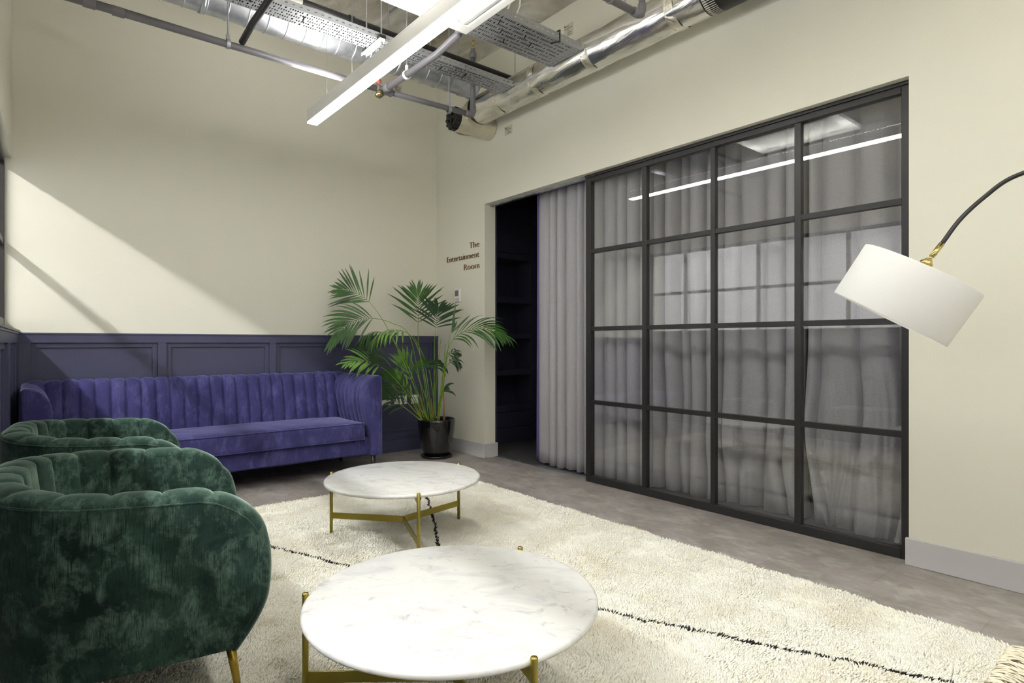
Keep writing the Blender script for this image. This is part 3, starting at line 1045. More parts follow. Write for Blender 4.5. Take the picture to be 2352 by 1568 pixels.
sofa = empty('sofa', (1.2, 4.77, 0), 0, 'long royal blue velvet sofa with channel-tufted back along the navy panelling', 'sofa')
SX = 1.2
L0, L1 = -.035 - SX, 2.435 - SX          # outer ends
SB = .855                                 # depth of the sofa, back face at 4.77 + SB
def prof_resample(pr, n):
    d = [0]
    for i in range(1, len(pr)):
        d.append(d[-1] + math.dist(pr[i], pr[i - 1]))
    out = []
    for k in range(n):
        s_ = d[-1] * k / (n - 1)
        i = max(j for j in range(len(d)) if d[j] <= s_ + 1e-9)
        i = min(i, len(pr) - 2)
        f = (s_ - d[i]) / (d[i + 1] - d[i])
        out.append((pr[i][0] + f * (pr[i + 1][0] - pr[i][0]), pr[i][1] + f * (pr[i + 1][1] - pr[i][1]), s_ / d[-1]))
    return out
def smooth_prof(pr, it=2):
    for _ in range(it):
        q = [pr[0]]
        for i in range(len(pr) - 1):
            a, c = pr[i], pr[i + 1]
            q.append((a[0] * .75 + c[0] * .25, a[1] * .75 + c[1] * .25))
            q.append((a[0] * .25 + c[0] * .75, a[1] * .25 + c[1] * .75))
        q.append(pr[-1])
        pr = q
    return pr

bprof = smooth_prof([(.60, .30), (.60, .44), (.625, .60), (.665, .74), (.69, .83), (.735, .875), (.80, .875), (.845, .84), (.85, .70), (.85, .165)], 2)
bp_ = prof_resample(bprof, 56)
NCH = 24
rows = []
bx0, bx1 = L0 + .04, L1 - .04
N = NCH * 12
rs = random.Random(5)
jit = [rs.uniform(-.0015, .0015) for _ in range(NCH + 1)]
for i in range(N + 1):
    u = i / N
    f = (u * NCH) % 1.0
    if i == N:
        f = 1.0
    x = bx0 + u * (bx1 - bx0)
    row = []
    for k, (yy, zz, t) in enumerate(bp_):
        k2 = min(k + 1, len(bp_) - 1)
        k1 = max(k - 1, 0)
        ty, tz = bp_[k2][0] - bp_[k1][0], bp_[k2][1] - bp_[k1][1]
        ln = math.hypot(ty, tz)
        ny, nz = -tz / ln, ty / ln
        fade = 1 if t < .42 else max(0, 1 - (t - .42) / .12)
        a = chan(f, .028) * fade + .004 * mnoise.noise(Vector((x * 9, zz * 5, 2)))
        row.append(Vector((x + .010 * math.sin(zz * 9 + 1) * fade * 0, yy + ny * a, zz + nz * a)))
    rows.append(row)
b = MB().grid(rows)
b.build('backrest', M['blue'], sofa, smooth=True)

def arm(side):
    # section: d = distance inwards from the outer face, z
    pr = smooth_prof([(.085, .165), (.09, .30), (.125, .42), (.16, .55), (.172, .68), (.155, .775), (.11, .838), (.055, .862), (.012, .862), (0, .835), (0, .70), (0, .165)], 2)
    ps = prof_resample(pr, 60)
    n = 8
    rows_ = []
    NN = n * 12
    y0_, y1_ = .0, .80
    def X(d):
        return (L1 - d) if side > 0 else (L0 + d)
    for i in range(NN + 1):
        u = i / NN
        if u < .14:
            f = .5
            am = 0
        else:
            f = ((u - .14) / .86 * n) % 1.0
            am = 1
        y = y0_ + u * (y1_ - y0_)
        row = []
        for k, (d, z, t) in enumerate(ps):
            k2, k1 = min(k + 1, 59), max(k - 1, 0)
            td, tz = ps[k2][0] - ps[k1][0], ps[k2][1] - ps[k1][1]
            ln = math.hypot(td, tz)
            nd, nz = tz / ln, -td / ln
            fade = 1 if t < .52 else max(0, 1 - (t - .52) / .08)
            a = (chan(f, .019) if am else 0) * fade
            # rounded front edge
            er = min(1, u / .03)
            sh_ = -.010 * (1 - math.sqrt(max(0, 1 - (1 - er) ** 2)))
            a += sh_
            row.append(Vector((X(d + nd * a), y + (0 if side else 0), z + nz * a)))
        rows_.append(row)
    b_ = MB().grid(rows_)
    # front panel: slightly domed
    ring = rows_[0]
    cd = .045
    last = ring
    rr_ = [ring]
    for s_ in (.86, .6, .3):
        rr_.append([Vector((X(cd) + (p_.x - X(cd)) * s_, -.010 * (1 - s_ ** 3), .52 + (p_.z - .52) * s_)) for p_ in ring])
    b_.grid(rr_, close_v=True)
    o_ = len(b_.v) - len(ring)
    b_.f.append(tuple(o_ + k for k in range(len(ring))))
    b_.mi.append(0)
    # back face
    o_ = 0 + NN * 60
    b_.f.append(tuple(o_ + k for k in range(60)))
    b_.mi.append(0)
    b_.build('armrest', M['blue'], sofa, smooth=True)
arm(1)
arm(-1)

def pillow_box(x0, x1, y0, y1, z0, z1, r, crown, name, m_, parent, nx=60, ny=14, wr=.003, seam=False):
    """soft cushion: rounded box with crowned top and slight wrinkles"""
    b_ = MB()
    bm = bmesh.new()
    bmesh.ops.create_cube(bm, size=1)
    me = bpy.data.meshes.new(name)
    bmesh.ops.subdivide_edges(bm, edges=[e for e in bm.edges if abs(e.verts[0].co.x - e.verts[1].co.x) > .5], cuts=nx, use_grid_fill=True)
    bmesh.ops.subdivide_edges(bm, edges=[e for e in bm.edges if abs(e.verts[0].co.y - e.verts[1].co.y) > .5], cuts=ny, use_grid_fill=True)
    bmesh.ops.subdivide_edges(bm, edges=[e for e in bm.edges if abs(e.verts[0].co.z - e.verts[1].co.z) > .5], cuts=8, use_grid_fill=True)
    lx, ly, lz = (x1 - x0), (y1 - y0), (z1 - z0)
    for v in bm.verts:
        c_ = v.co
        p_ = Vector((c_.x * lx, c_.y * ly, c_.z * lz))
        cl_ = Vector((max(-lx / 2 + r, min(lx / 2 - r, p_.x)), max(-ly / 2 + r, min(ly / 2 - r, p_.y)), max(-lz / 2 + r, min(lz / 2 - r, p_.z))))
        dv = p_ - cl_
        if dv.length > 1e-9:
            p_ = cl_ + dv.normalized() * r * (1 if dv.length > r * .6 else dv.length / r)
            p_ = cl_ + dv.normalized() * min(r, dv.length * 1.0)
        if c_.z > .3:
            p_.z += crown * (1 - (2 * c_.x) ** 6) * (1 - (2 * c_.y) ** 4)
        nz_ = mnoise.noise(Vector((p_.x * 6, p_.y * 8, p_.z * 9)))
        p_ += Vector((0, nz_ * wr, nz_ * wr))
        v.co = p_ + Vector(((x0 + x1) / 2, (y0 + y1) / 2, (z0 + z1) / 2))
    bm.to_mesh(me)
    bm.free()
    me.materials.append(m_)
    me.polygons.foreach_set('use_smooth', [True] * len(me.polygons))
    o_ = bpy.data.objects.new(name, me)
    COL.objects.link(o_)
    o_.parent = parent
    return o_

cu_ = pillow_box(L0 + .135, L1 - .150, .022, .63, .305, .452, .016, .022, 'seat_cushion', M['blue'], sofa)
for z in (.312, .450):
    ptube([(L0 + .14 + SX, 4.796, z), (1.2, 4.794, z), (L1 - .155 + SX, 4.796, z)], .005, 'piping', cu_, Vector((SX, 4.77, 0)), M['blue'], 8)
pillow_box(L0 + .07, L1 - .075, .062, .80, .165, .308, .014, .0, 'base', M['blue'], sofa)
for x in (L0 + .07, 1.13 - SX, L1 - .06):
    for y in (.06, .76):
        lg = MB().lathe([(0, 0), (.014, 0), (.022, .17), (0, .17)], (x, y, 0), 20).build('leg', M['leg_black'], sofa, smooth=True)
        if abs(x - (1.13 - SX)) < .01:
            MB().lathe([(0, 0), (.0155, 0), (.0175, .04), (0, .04)], (x, y, -.0005), 20).build('brass_ferrule', M['brass_shiny'], lg, smooth=True)

# ------------------------------------------------------------------ armchairs
def armchair(loc, rz, label):
    """local frame: +x is the front, origin at floor centre"""
    o = empty('armchair', loc, rz, label, 'armchair', 'green velvet armchairs')
    HW, D0, D1 = .42, -.385, .31        # half width of the shell mid-line, back, front
    RC = .30                            # plan corner radius at the back
    TH = .055                           # half thickness
    ZB = .20
    # plan path of the shell's mid-line, from the near arm front to the far arm front
    path = []                           # (x, y, nx, ny) outward normal
    def seg_line(p0, p1, nrm_, n):
        for k in range(n):
            t = k / n
            path.append((p0[0] + (p1[0] - p0[0]) * t, p0[1] + (p1[1] - p0[1]) * t, nrm_[0], nrm_[1]))
    def seg_arc(cx, cy, a0, a1, n):
        for k in range(n):
            a = a0 + (a1 - a0) * k / n
            path.append((cx + RC * math.cos(a), cy + RC * math.sin(a), math.cos(a), math.sin(a)))
    xb = D0 + TH
    seg_line((D1, -HW), (xb + RC, -HW), (0, -1), 120)
    seg_arc(xb + RC, -HW + RC, R(270), R(180), 88)
    seg_line((xb, -HW + RC), (xb, HW - RC), (-1, 0), 40)
    seg_arc(xb + RC, HW - RC, R(180), R(90), 88)
    seg_line((xb + RC, HW), (D1, HW), (0, 1), 120)
    path.append((D1, HW, 0, 1))
    # arc length
    d = [0]
    for i in range(1, len(path)):
        d.append(d[-1] + math.hypot(path[i][0] - path[i - 1][0], path[i][1] - path[i - 1][1]))
    L = d[-1]
    RF = .15                            # rounding of the arm front
    def ztop(x, s):
        m_ = min(s, L - s)
        z = .667 + .05 * min(1, max(0, (m_ - .05) / .75)) ** 1.3
        return z
    def prof(s, w):
        """height fraction w (0..1) of the silhouette at arc position s -> (shift along path, z)"""
        m_ = min(s, L - s)
        zt = ztop(0, s)
        if m_ < RF:
            q = 1 - m_ / RF
            zt = zt - RF * (1 - math.sqrt(max(0, 1 - q * q)))
        z = ZB + w * (zt - ZB)
        return z
    def bulge(z):
        """how far the arm front reaches forward at height z"""
        t = (z - ZB) / .45
        return .045 * math.sin(min(1, max(0, t)) * math.pi * .9) - .045 * max(0, 1 - t * 3) ** 1.5
    NW = 22
    pitch = L / 15.0
    def seam(s):
        return ((s + pitch * .15) / pitch) % 1.0
    def P(i, w, off):
        x, y, nx, ny = path[i]
        s = d[i]
        z = prof(s, w)
        m_ = min(s, L - s)
        k = max(0, 1 - m_ / .30)
        x = x + bulge(z) * k
        lean = .024 * (1 - (z - ZB) / .5)            # the shell narrows a little to the floor
        return Vector((x - nx * lean, y - ny * lean * .6, z)) + Vector((nx, ny, 0)) * off, nx, ny
    n = len(path)
    outer, inner = [], []
    for i in range(n):
        ro, ri = [], []
        s = d[i]
        m_ = min(s, L - s)
        endf = min(1, m_ / .03)
        for j in range(NW + 1):
            w = j / NW
            po, nx, ny = P(i, w, TH)
            nz_ = .004 * mnoise.noise(po * 5)
            dome = .008 * math.sin(w * math.pi)
            ro.append(po + Vector((nx, ny, 0)) * (nz_ + dome))
            pi_, nx, ny = P(i, w, -TH)
            a = chan(seam(s), .019) * (.4 + .6 * w)
            ri.append(pi_ - Vector((nx, ny, 0)) * (a + .02 * math.sin(w * math.pi) * .6 + .004 * mnoise.noise(pi_ * 7)))
        outer.append(ro)
        inner.append(ri)
    q = MB().grid(outer).build('outer_panel', M['green'], o, smooth=True)
    q = MB().grid(inner).build('inner_channels', M['green'], o, smooth=True)
    # rim: half-round strip following the silhouette edge, over the front ends too
    rim_rows = []
    def rim_row(po, pi_, outv, f, amp_):
        mid = (po + pi_) / 2
        hv = (po - pi_) / 2
        row = []
        for k in range(13):
            a = k / 12 * math.pi
            row.append(mid + hv * math.cos(a) + outv * (hv.length * .62 + chan(f, amp_)) * math.sin(a) ** .8)
        return row
    # near front, going up
    seq = []
    for j in range(0, NW):
        seq.append((0, j))
    for i in range(0, n):
        seq.append((i, NW))
    for j in range(NW - 1, -1, -1):
        seq.append((n - 1, j))
    cen = []
    for (i, j) in seq:
        cen.append((outer[i][j] + inner[i][j]) / 2)
    acc = 0
    for k, (i, j) in enumerate(seq):
        t = (cen[min(k + 1, len(cen) - 1)] - cen[max(k - 1, 0)]).normalized()
        hv = (outer[i][j] - inner[i][j]).normalized()
        ov = hv.cross(t)
        ov.normalize()
        # outward: away from the shell body
        ref = Vector((1, 0, 0)) if j < NW else Vector((0, 0, 1))
        if min(d[i], L - d[i]) < RF and j == NW:
            ref = Vector((.6, 0, .6))
        if ov.dot(ref) < 0:
            ov = -ov
        f = seam(d[i]) if j == NW else .5
        rim_rows.append(rim_row(outer[i][j], inner[i][j], ov, f, .006 if j == NW else 0))
    MB().grid(rim_rows).build('padded_rim', M['green'], o, smooth=True)
    # piping between outer panel and rim
    pts = [outer[i][j] for (i, j) in seq]
    MB().tube(pts, .0035, 6).build('piping', M['green'], o, smooth=True)
    # seat
    st = pillow_box(D0 + .20, D1 + .02, -HW + .07, HW - .07, .30, .44, .03, .02, 'seat_cushion', M['green'], o, 20, 20)
    pillow_box(D0 + .20, D1 - .0, -HW + .05, HW - .05, .197, .31, .02, 0, 'seat_base', M['green'], o, 20, 20)
    for x, y in ((.27, -.375), (.27, .375), (-.235, -.30), (-.235, .30)):
        sx = .03 if x > 0 else -.03
        sy = .012 if y > 0 else -.012
        MB().tube([(x, y, .215), (x + sx, y + sy, .013)], [.0175, .009], 20).build('leg', M['gold_leg'], o, smooth=True)
    return o

armchair((.285, 2.462, 0), R(-7.4), 'green velvet tub armchair with brass legs, nearest the camera')
armchair((.305, 3.735, 0), R(-6.0), 'green velvet tub armchair farther back, in front of the blue sofa')

# ------------------------------------------------------------------ coffee tables
def coffee_table(c, a0, label, leg_r=.449):
    o = empty('coffee_table', (c[0], c[1], .013), a0, label, 'coffee table', 'marble coffee tables')
    RT = .4435
    pf = [(0, .345), (RT - .012, .345), (RT - .004, .348), (RT, .355), (RT - .001, .361), (RT - .006, .3655), (RT - .012, .367), (0, .367)]
    t = MB().lathe(pf, (0, 0, 0), 128).build('marble_top', M['marble'], o, smooth=True, angle=30)
    t.data.transform(Matrix.Rotation(random.uniform(0, 6), 4, 'Z'))
    hub = (0, 0, 0)
    for k in range(3):
        a = k * 2 * math.pi / 3
        cx, cy = leg_r * math.cos(a), leg_r * math.sin(a)
        MB().lathe([(0, 0), (.0085, 0), (.0095, .002), (.0095, .3715), (.008, .3735), (0, .3735)], (cx, cy, 0), 20).build('leg', M['brass'], o, smooth=True)
        Tm = Matrix.Rotation(a, 4, 'Z')
        MB().box((0.003, -.003, .098), (leg_r - .005, .003, .134), T=Tm).build('stretcher_bar', M['brass'], o, bevel=.001)
        b_ = MB()
        b_.add([Tm @ Vector(v) for v in ((.20, -.003, .343), (leg_r - .005, -.003, .343), (leg_r - .005, -.003, .305), (.40, -.003, .315),
                                        (.20, .003, .343), (leg_r - .005, .003, .343), (leg_r - .005, .003, .305), (.40, .003, .315))],
               [(0, 1, 2, 3), (7, 6, 5, 4), (0, 4, 5, 1), (1, 5, 6, 2), (2, 6, 7, 3), (3, 7, 4, 0)])
        b_.build('support_bracket', M['brass'], o)
        MB().lathe([(0, 0), (.011, 0), (.011, .012), (0, .012)], Tm @ Vector((.405, .012, .33)), 12).build('rubber_pad', M['black'], o, smooth=True)
    return o

coffee_table((1.015, 1.524), math.atan2(.271, -.351), 'round white marble coffee table with brass legs, in the foreground')
coffee_table((1.690, 3.050), math.atan2(.345, -.296), 'round white marble coffee table with brass legs, farther back near the sofa')

# ------------------------------------------------------------------ rug
RX0, RX1, RY0, RY1 = .10, 2.845, .53, 4.22
rug = MB().box((RX0, RY0, .0005), (RX1, RY1, .0125)).build('shaggy_rug', M['rug_backing'], bevel=.003)
tag(rug, 'large cream shaggy rug with thin black zigzag lines under the tables and chairs', 'rug')

rng = np.random.default_rng(3)
PITCH = .0068
nx_, ny_ = int((RX1 - RX0) / PITCH), int((RY1 - RY0) / PITCH)
gx, gy = np.meshgrid(np.arange(nx_), np.arange(ny_))
gx = RX0 + (gx.ravel() + .5 + rng.uniform(-.5, .5, gx.size)) * PITCH
gy = RY0 + (gy.ravel() + .5 + rng.uniform(-.5, .5, gy.size)) * PITCH
edge = .010 * np.sin(gy * 9) * np.sin(gy * 3.3 + 1) + .006 * np.sin(gy * 41)
gx = np.where(gx > RX1 - .05, gx + edge * .6, gx)
n = gx.size
def smooth_field(x, y, seed, freqs, amp=1.):
    r_ = np.random.default_rng(seed)
    v = np.zeros_like(x)
    for f in freqs:
        for _ in range(5):
            th_ = r_.uniform(0, 2 * np.pi)
            v += np.sin((x * np.cos(th_) + y * np.sin(th_)) * f + r_.uniform(0, 6.28)) / 5
    return v * amp / len(freqs)
ang = smooth_field(gx, gy, 1, (6, 17, 40), 5.0) + rng.uniform(-.9, .9, n)
lean = .006 + .009 * rng.random(n)
hgt = .017 + .007 * rng.random(n) + .006 * smooth_field(gx, gy, 2, (12, 45, 120), 1.6)
rad = .0032 + .0018 * rng.random(n)
# black lines
def dist_poly(x, y, pts):
    dm = np.full(x.shape, 9.)
    for (ax, ay), (bx, by) in zip(pts[:-1], pts[1:]):
        vx, vy = bx - ax, by - ay
        t = np.clip(((x - ax) * vx + (y - ay) * vy) / (vx * vx + vy * vy), 0, 1)
        dm = np.minimum(dm, np.hypot(x - ax - t * vx, y - ay - t * vy))
    return dm
def wob(pts, seed, amp=.010):
    r_ = random.Random(seed)
    out = []
    for (ax, ay), (bx, by) in zip(pts[:-1], pts[1:]):
        L_ = math.hypot(bx - ax, by - ay)
        k = max(2, int(L_ / .035))
        for i in range(k):
            t = i / k
            out.append((ax + (bx - ax) * t + r_.uniform(-amp, amp) * .8, ay + (by - ay) * t + r_.uniform(-amp, amp) * .8))
    out.append(pts[-1])
    return out
LA = wob([(.66, 4.22), (1.045, 3.341), (1.249, 2.818), (1.56, 2.22), (1.851, 1.709), (2.082, 1.182), (2.246, .836), (2.388, .541)], 1)
LB = wob([(2.52, 4.22), (2.236, 3.698), (1.98, 3.2), (1.7506, 2.781), (1.45, 2.25), (1.1, 1.6), (.6, .75)], 2)
black = np.zeros(n, dtype=bool)
for ln_, sd_ in ((LA, 1), (LB, 2)):
    dd = dist_poly(gx, gy, ln_)
    brk = smooth_field(gx, gy, sd_ + 20, (50, 90), 1.0)
    black |= (dd < .0068 + .004 * brk) & (brk > -.62)
hgt = np.where(black, hgt + .001, hgt)
NS = 4
az = rng.uniform(0, 6.28, n)
V = np.zeros((n, NS * 2 + 1, 3), dtype=np.float32)
lx, ly = np.cos(ang) * lean, np.sin(ang) * lean
for k in range(NS):
    a = az + k * 2 * np.pi / NS
    V[:, k, 0] = gx + np.cos(a) * rad
    V[:, k, 1] = gy + np.sin(a) * rad
    V[:, k, 2] = .0115
    V[:, NS + k, 0] = gx + np.cos(a + .5) * rad * .95 + lx * .5
    V[:, NS + k, 1] = gy + np.sin(a + .5) * rad * .95 + ly * .5
    V[:, NS + k, 2] = .0115 + hgt * .7
V[:, NS * 2, 0] = gx + lx * 1.25
V[:, NS * 2, 1] = gy + ly * 1.25
V[:, NS * 2, 2] = .0115 + hgt
quads, tris = [], []
for k in range(NS):
    k2 = (k + 1) % NS
    quads.append((k, k2, NS + k2, NS + k))
    tris.append((NS + k, NS + k2, NS * 2))
base = (np.arange(n) * (NS * 2 + 1))[:, None, None]
Q = (np.array(quads)[None] + base).reshape(-1, 4)
Tt = (np.array(tris)[None] + base).reshape(-1, 3)
me = bpy.data.meshes.new('pile')
me.vertices.add(V.shape[0] * V.shape[1])
me.vertices.foreach_set('co', V.ravel())
me.loops.add(Q.size + Tt.size)
me.loops.foreach_set('vertex_index', np.concatenate([Q.ravel(), Tt.ravel()]).astype(np.int32))
me.polygons.add(len(Q) + len(Tt))
starts = np.concatenate([np.arange(len(Q)) * 4, len(Q) * 4 + np.arange(len(Tt)) * 3]).astype(np.int32)
me.polygons.foreach_set('loop_start', starts)
mi = np.concatenate([np.repeat(black, NS), np.repeat(black, NS)]).astype(np.int32)
me.materials.append(M['pile'])
me.materials.append(M['pile_black'])
me.polygons.foreach_set('material_index', mi)
me.polygons.foreach_set('use_smooth', np.ones(len(Q) + len(Tt), dtype=bool))
me.update(calc_edges=True)
me.validate()
pile = bpy.data.objects.new('pile', me)
COL.objects.link(pile)
pile.parent = rug
pile['kind'] = 'stuff'

def fringe(y, sgn, seed, ln0=.07):
    rnd = random.Random(seed)
    b_ = MB()
    x = RX0
    while x < RX1:
        knot = x + rnd.uniform(-.004, .004)
        bx_ = rnd.uniform(-.03, .03)
        for _ in range(4):
            l = ln0 * rnd.uniform(.6, 1.25)
            dx = rnd.uniform(-.045, .045) + bx_ * 1.5
            pts = []
            ph_ = rnd.uniform(0, 6.28)
            cz_ = rnd.uniform(.006, .022)
            for k in range(6):
                t = k / 5
                pts.append((knot + dx * t + .012 * math.sin(t * 5 + ph_) * t, y + sgn * (l * t - .006), .014 + cz_ * math.sin(t * 3) - .009 * t))
            b_.tube(pts, [.003, .003, .003, .0028, .0025, .0016], 5, caps=False)
        x += .0145
    q_ = b_.build('fringe', M['fringe'], rug, smooth=True)
    q_['kind'] = 'stuff'
fringe(RY1, 1, 4, .06)
fringe(RY0, -1, 5, .10)

# ------------------------------------------------------------------ potted palm
PC = Vector((3.20, 5.10, 0))
palm = empty('potted_palm', PC, 0, 'tall green kentia palm in a glossy black pot in the corner beside the sofa', 'potted plant')
MB().lathe([(0, .0005), (.125, .0005), (.150, .006), (.158, .026), (.152, .028), (.145, .014), (0, .012)], (0, 0, 0), 64).build('saucer', M['saucer'], palm, smooth=True)
MB().lathe([(0, .0145), (.112, .0145), (.122, .020), (.145, .08), (.168, .17), (.184, .27), (.190, .365), (.189, .382), (.183, .388), (.176, .384), (.174, .36), (.170, .30), (0, .30)], (0, 0, 0), 72).build('pot', M['pot'], palm, smooth=True)
MB().lathe([(.173, .345), (.12, .352), (.06, .358), (0, .36)], (0, 0, 0), 40).build('soil', M['soil'], palm, smooth=True)

def catmull(P_, n_):
    P_ = [Vector(p) for p in P_]
    P_ = [P_[0] * 2 - P_[1]] + P_ + [P_[-1] * 2 - P_[-2]]
    out = []
    segs = len(P_) - 3
    for i in range(n_):
        t = i / (n_ - 1) * segs
        k = min(int(t), segs - 1)
        f = t - k
        a, b_, c, d_ = P_[k:k + 4]
        out.append(.5 * ((2 * b_) + (c - a) * f + (2 * a - 5 * b_ + 4 * c - d_) * f * f + (3 * b_ - a - 3 * c + d_) * f ** 3))
    return out

VIEW = Vector((SA, CA, 0))
RIGHT = Vector((CA, -SA, 0))
def frond(stem, start, nleaf, llen, lmat, side=None, ang0=60, droop=.25, width=.017, seed=0, rise=0., depth=6.0, oneside=0, smat=None, wid0=.0045):
    """stem: control points as (photo x, photo y, distance); start: fraction where leaflets begin"""
    rnd = random.Random(seed)
    pts = catmull([at(*p) for p in stem], 70)
    b_ = MB()
    n_ = len(pts)
    b_.tube(pts, [max(.0010, wid0 * (1 - .75 * (i / (n_ - 1)))) for i in range(n_)], 8, mi=0)
    for k in range(nleaf):
        u = start + (1 - start) * (k / (nleaf - 1)) ** .95
        i = min(n_ - 2, int(u * (n_ - 1)))
        f = u * (n_ - 1) - i
        base_ = pts[i].lerp(pts[i + 1], f)
        t = (pts[i + 1] - pts[i]).normalized()
        sv = side if side is not None else t.cross(Vector((0, 0, 1)))
        sv = (sv - t * sv.dot(t)).normalized()
        s_ = (u - start) / (1 - start)
        ll = llen * (.62 + .55 * math.sin(min(1, s_ * 1.15 + .15) * math.pi)) * (1 - .35 * s_)
        for sg in (-1, 1):
            if oneside and sg == -oneside and rnd.random() < .85:
                continue
            a = R(ang0 * (1 - .62 * s_) + rnd.uniform(-6, 6))
            dr = t * math.cos(a) + sv * (sg * math.sin(a)) + Vector((0, 0, rise * (1 - s_)))
            dr.normalize()
            dr += Vector((rnd.uniform(-.06, .06), rnd.uniform(-.06, .06), rnd.uniform(-.05, .05)))
            l = ll * rnd.uniform(.86, 1.1)
            m0 = 8
            row_l, row_r, row_m = [], [], []
            p_ = base_.copy()
            step = l / m0
            w0 = width * (1 + .35 * math.sin(s_ * math.pi)) * rnd.uniform(.85, 1.1)
            up_ = sv.cross(t).normalized()
            d_ = dr.normalized()
            wdir = d_.cross(up_).normalized()
            for q in range(m0 + 1):
                v_ = q / m0
                ww = w0 * (math.sin(min(1, v_ * 1.5 + .12) * math.pi * .5) if v_ < .45 else (1 - ((v_ - .45) / .55) ** 1.7)) * .5
                wdir = (wdir - d_ * wdir.dot(d_)).normalized()
                nrm_ = d_.cross(wdir)
                row_l.append(p_ - wdir * ww + nrm_ * ww * .22)
                row_m.append(p_.copy())
                row_r.append(p_ + wdir * ww + nrm_ * ww * .22)
                d_ = (d_ + Vector((0, 0, -droop * (1.1 / m0) * (.4 + 1.6 * v_)))).normalized()
                p_ = p_ + d_ * step
            b_.grid([row_l, row_m, row_r], mi=1)
    b_.v = [(min(v[0], 3.532) if v[1] > 4.72 else v[0], min(v[1], 5.606), v[2]) for v in b_.v]
    o_ = b_.build('frond', [smat or M['stem'], lmat], palm, smooth=True)
    o_.data.transform(Matrix.Translation(-PC))
    return o_

B0 = (990, 962, 5.97)
leaf, lite, dk = M['leaf'], M['leaf_light'], M['leaf_dark']
# far-left top frond curling left
UP = Vector((0, 0, 1))
frond([(975, 965, 5.9), (948, 880, 5.8), (915, 805, 5.72), (888, 750, 5.68), (862, 710, 5.65), (838, 684, 5.62), (808, 668, 5.6), (780, 664, 5.6)], .66, 14, .29, leaf, side=VIEW.cross(UP) * -.4 + UP, ang0=52, droop=.12, seed=1)
# long left frond drooping
frond([(982, 965, 5.9), (965, 880, 5.8), (940, 770, 5.72), (900, 742, 5.66), (858, 731, 5.6), (825, 734, 5.56), (790, 752, 5.52), (762, 786, 5.50)], .58, 18, .31, leaf, side=VIEW * .25 + UP, ang0=46, droop=.55, width=.019, seed=2)
# tall centre frond
frond([(985, 965, 6.0), (975, 880, 6.0), (963, 800, 6.0), (960, 760, 6.0), (961, 720, 5.98), (960, 690, 5.96), (958, 668, 5.95)], .58, 15, .32, leaf, side=RIGHT, ang0=58, droop=.12, width=.019, seed=3)
# second centre frond
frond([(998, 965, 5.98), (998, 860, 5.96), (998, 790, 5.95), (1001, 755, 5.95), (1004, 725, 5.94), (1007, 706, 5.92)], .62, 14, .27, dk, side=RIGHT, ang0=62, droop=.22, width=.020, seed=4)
# right arching frond
frond([(1008, 965, 5.85), (1018, 880, 5.8), (1028, 805, 5.7), (1045, 775, 5.66), (1075, 758, 5.62), (1105, 754, 5.6), (1135, 760, 5.58), (1160, 772, 5.56)], .40, 16, .36, leaf, side=UP * .7 + VIEW * .7, ang0=46, droop=.85, width=.018, seed=5)
# bright left-middle frond hanging over
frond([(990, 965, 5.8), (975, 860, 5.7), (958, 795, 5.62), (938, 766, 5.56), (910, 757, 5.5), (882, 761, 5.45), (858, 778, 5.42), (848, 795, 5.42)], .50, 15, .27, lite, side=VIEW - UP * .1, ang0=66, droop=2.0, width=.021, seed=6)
# darker hanging frond behind it
frond([(980, 965, 5.95), (945, 860, 5.85), (905, 782, 5.78), (872, 762, 5.72), (842, 768, 5.68), (815, 792, 5.66)], .58, 13, .27, leaf, side=VIEW, ang0=70, droop=2.0, seed=7)
# low-left frond over the sofa arm
frond([(972, 968, 5.9), (935, 905, 5.8), (895, 858, 5.7), (865, 838, 5.6), (835, 828, 5.5), (800, 832, 5.4)], .56, 9, .28, lite, side=VIEW * .8 + UP * .5, ang0=52, droop=.6, width=.026, seed=8)
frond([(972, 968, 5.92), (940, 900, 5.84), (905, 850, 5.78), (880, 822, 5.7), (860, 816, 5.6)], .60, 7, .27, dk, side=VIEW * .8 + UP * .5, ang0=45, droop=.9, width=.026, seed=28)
# low-left small leaves over the sockets
frond([(975, 968, 5.9), (945, 935, 5.85), (920, 905, 5.8), (897, 880, 5.75), (885, 862, 5.72)], .42, 8, .24, leaf, side=RIGHT * .6 + UP * .5, ang0=48, droop=.5, width=.024, seed=9)
frond([(970, 968, 5.85), (935, 940, 5.8), (905, 918, 5.75), (888, 903, 5.7)], .40, 7, .20, dk, side=UP, ang0=42, droop=.7, width=.024, seed=10)
# upright young leaves centre-left
frond([(985, 966, 5.95), (960, 905, 5.9), (935, 850, 5.88), (922, 820, 5.86)], .52, 7, .24, lite, side=RIGHT, ang0=32, droop=.12, width=.022, seed=11)
frond([(988, 966, 5.9), (955, 925, 5.88), (930, 890, 5.86), (915, 860, 5.86)], .45, 6, .20, lite, side=RIGHT, ang0=28, droop=.1, width=.020, seed=21)
frond([(990, 966, 5.85), (985, 900, 5.8), (978, 850, 5.78), (970, 832, 5.76)], .74, 5, .17, leaf, side=RIGHT, ang0=85, droop=1.6, width=.026, seed=12)
frond([(994, 966, 5.9), (996, 900, 5.86), (1000, 850, 5.84), (1004, 832, 5.82)], .74, 4, .15, dk, side=RIGHT, ang0=80, droop=1.7, width=.026, seed=22)
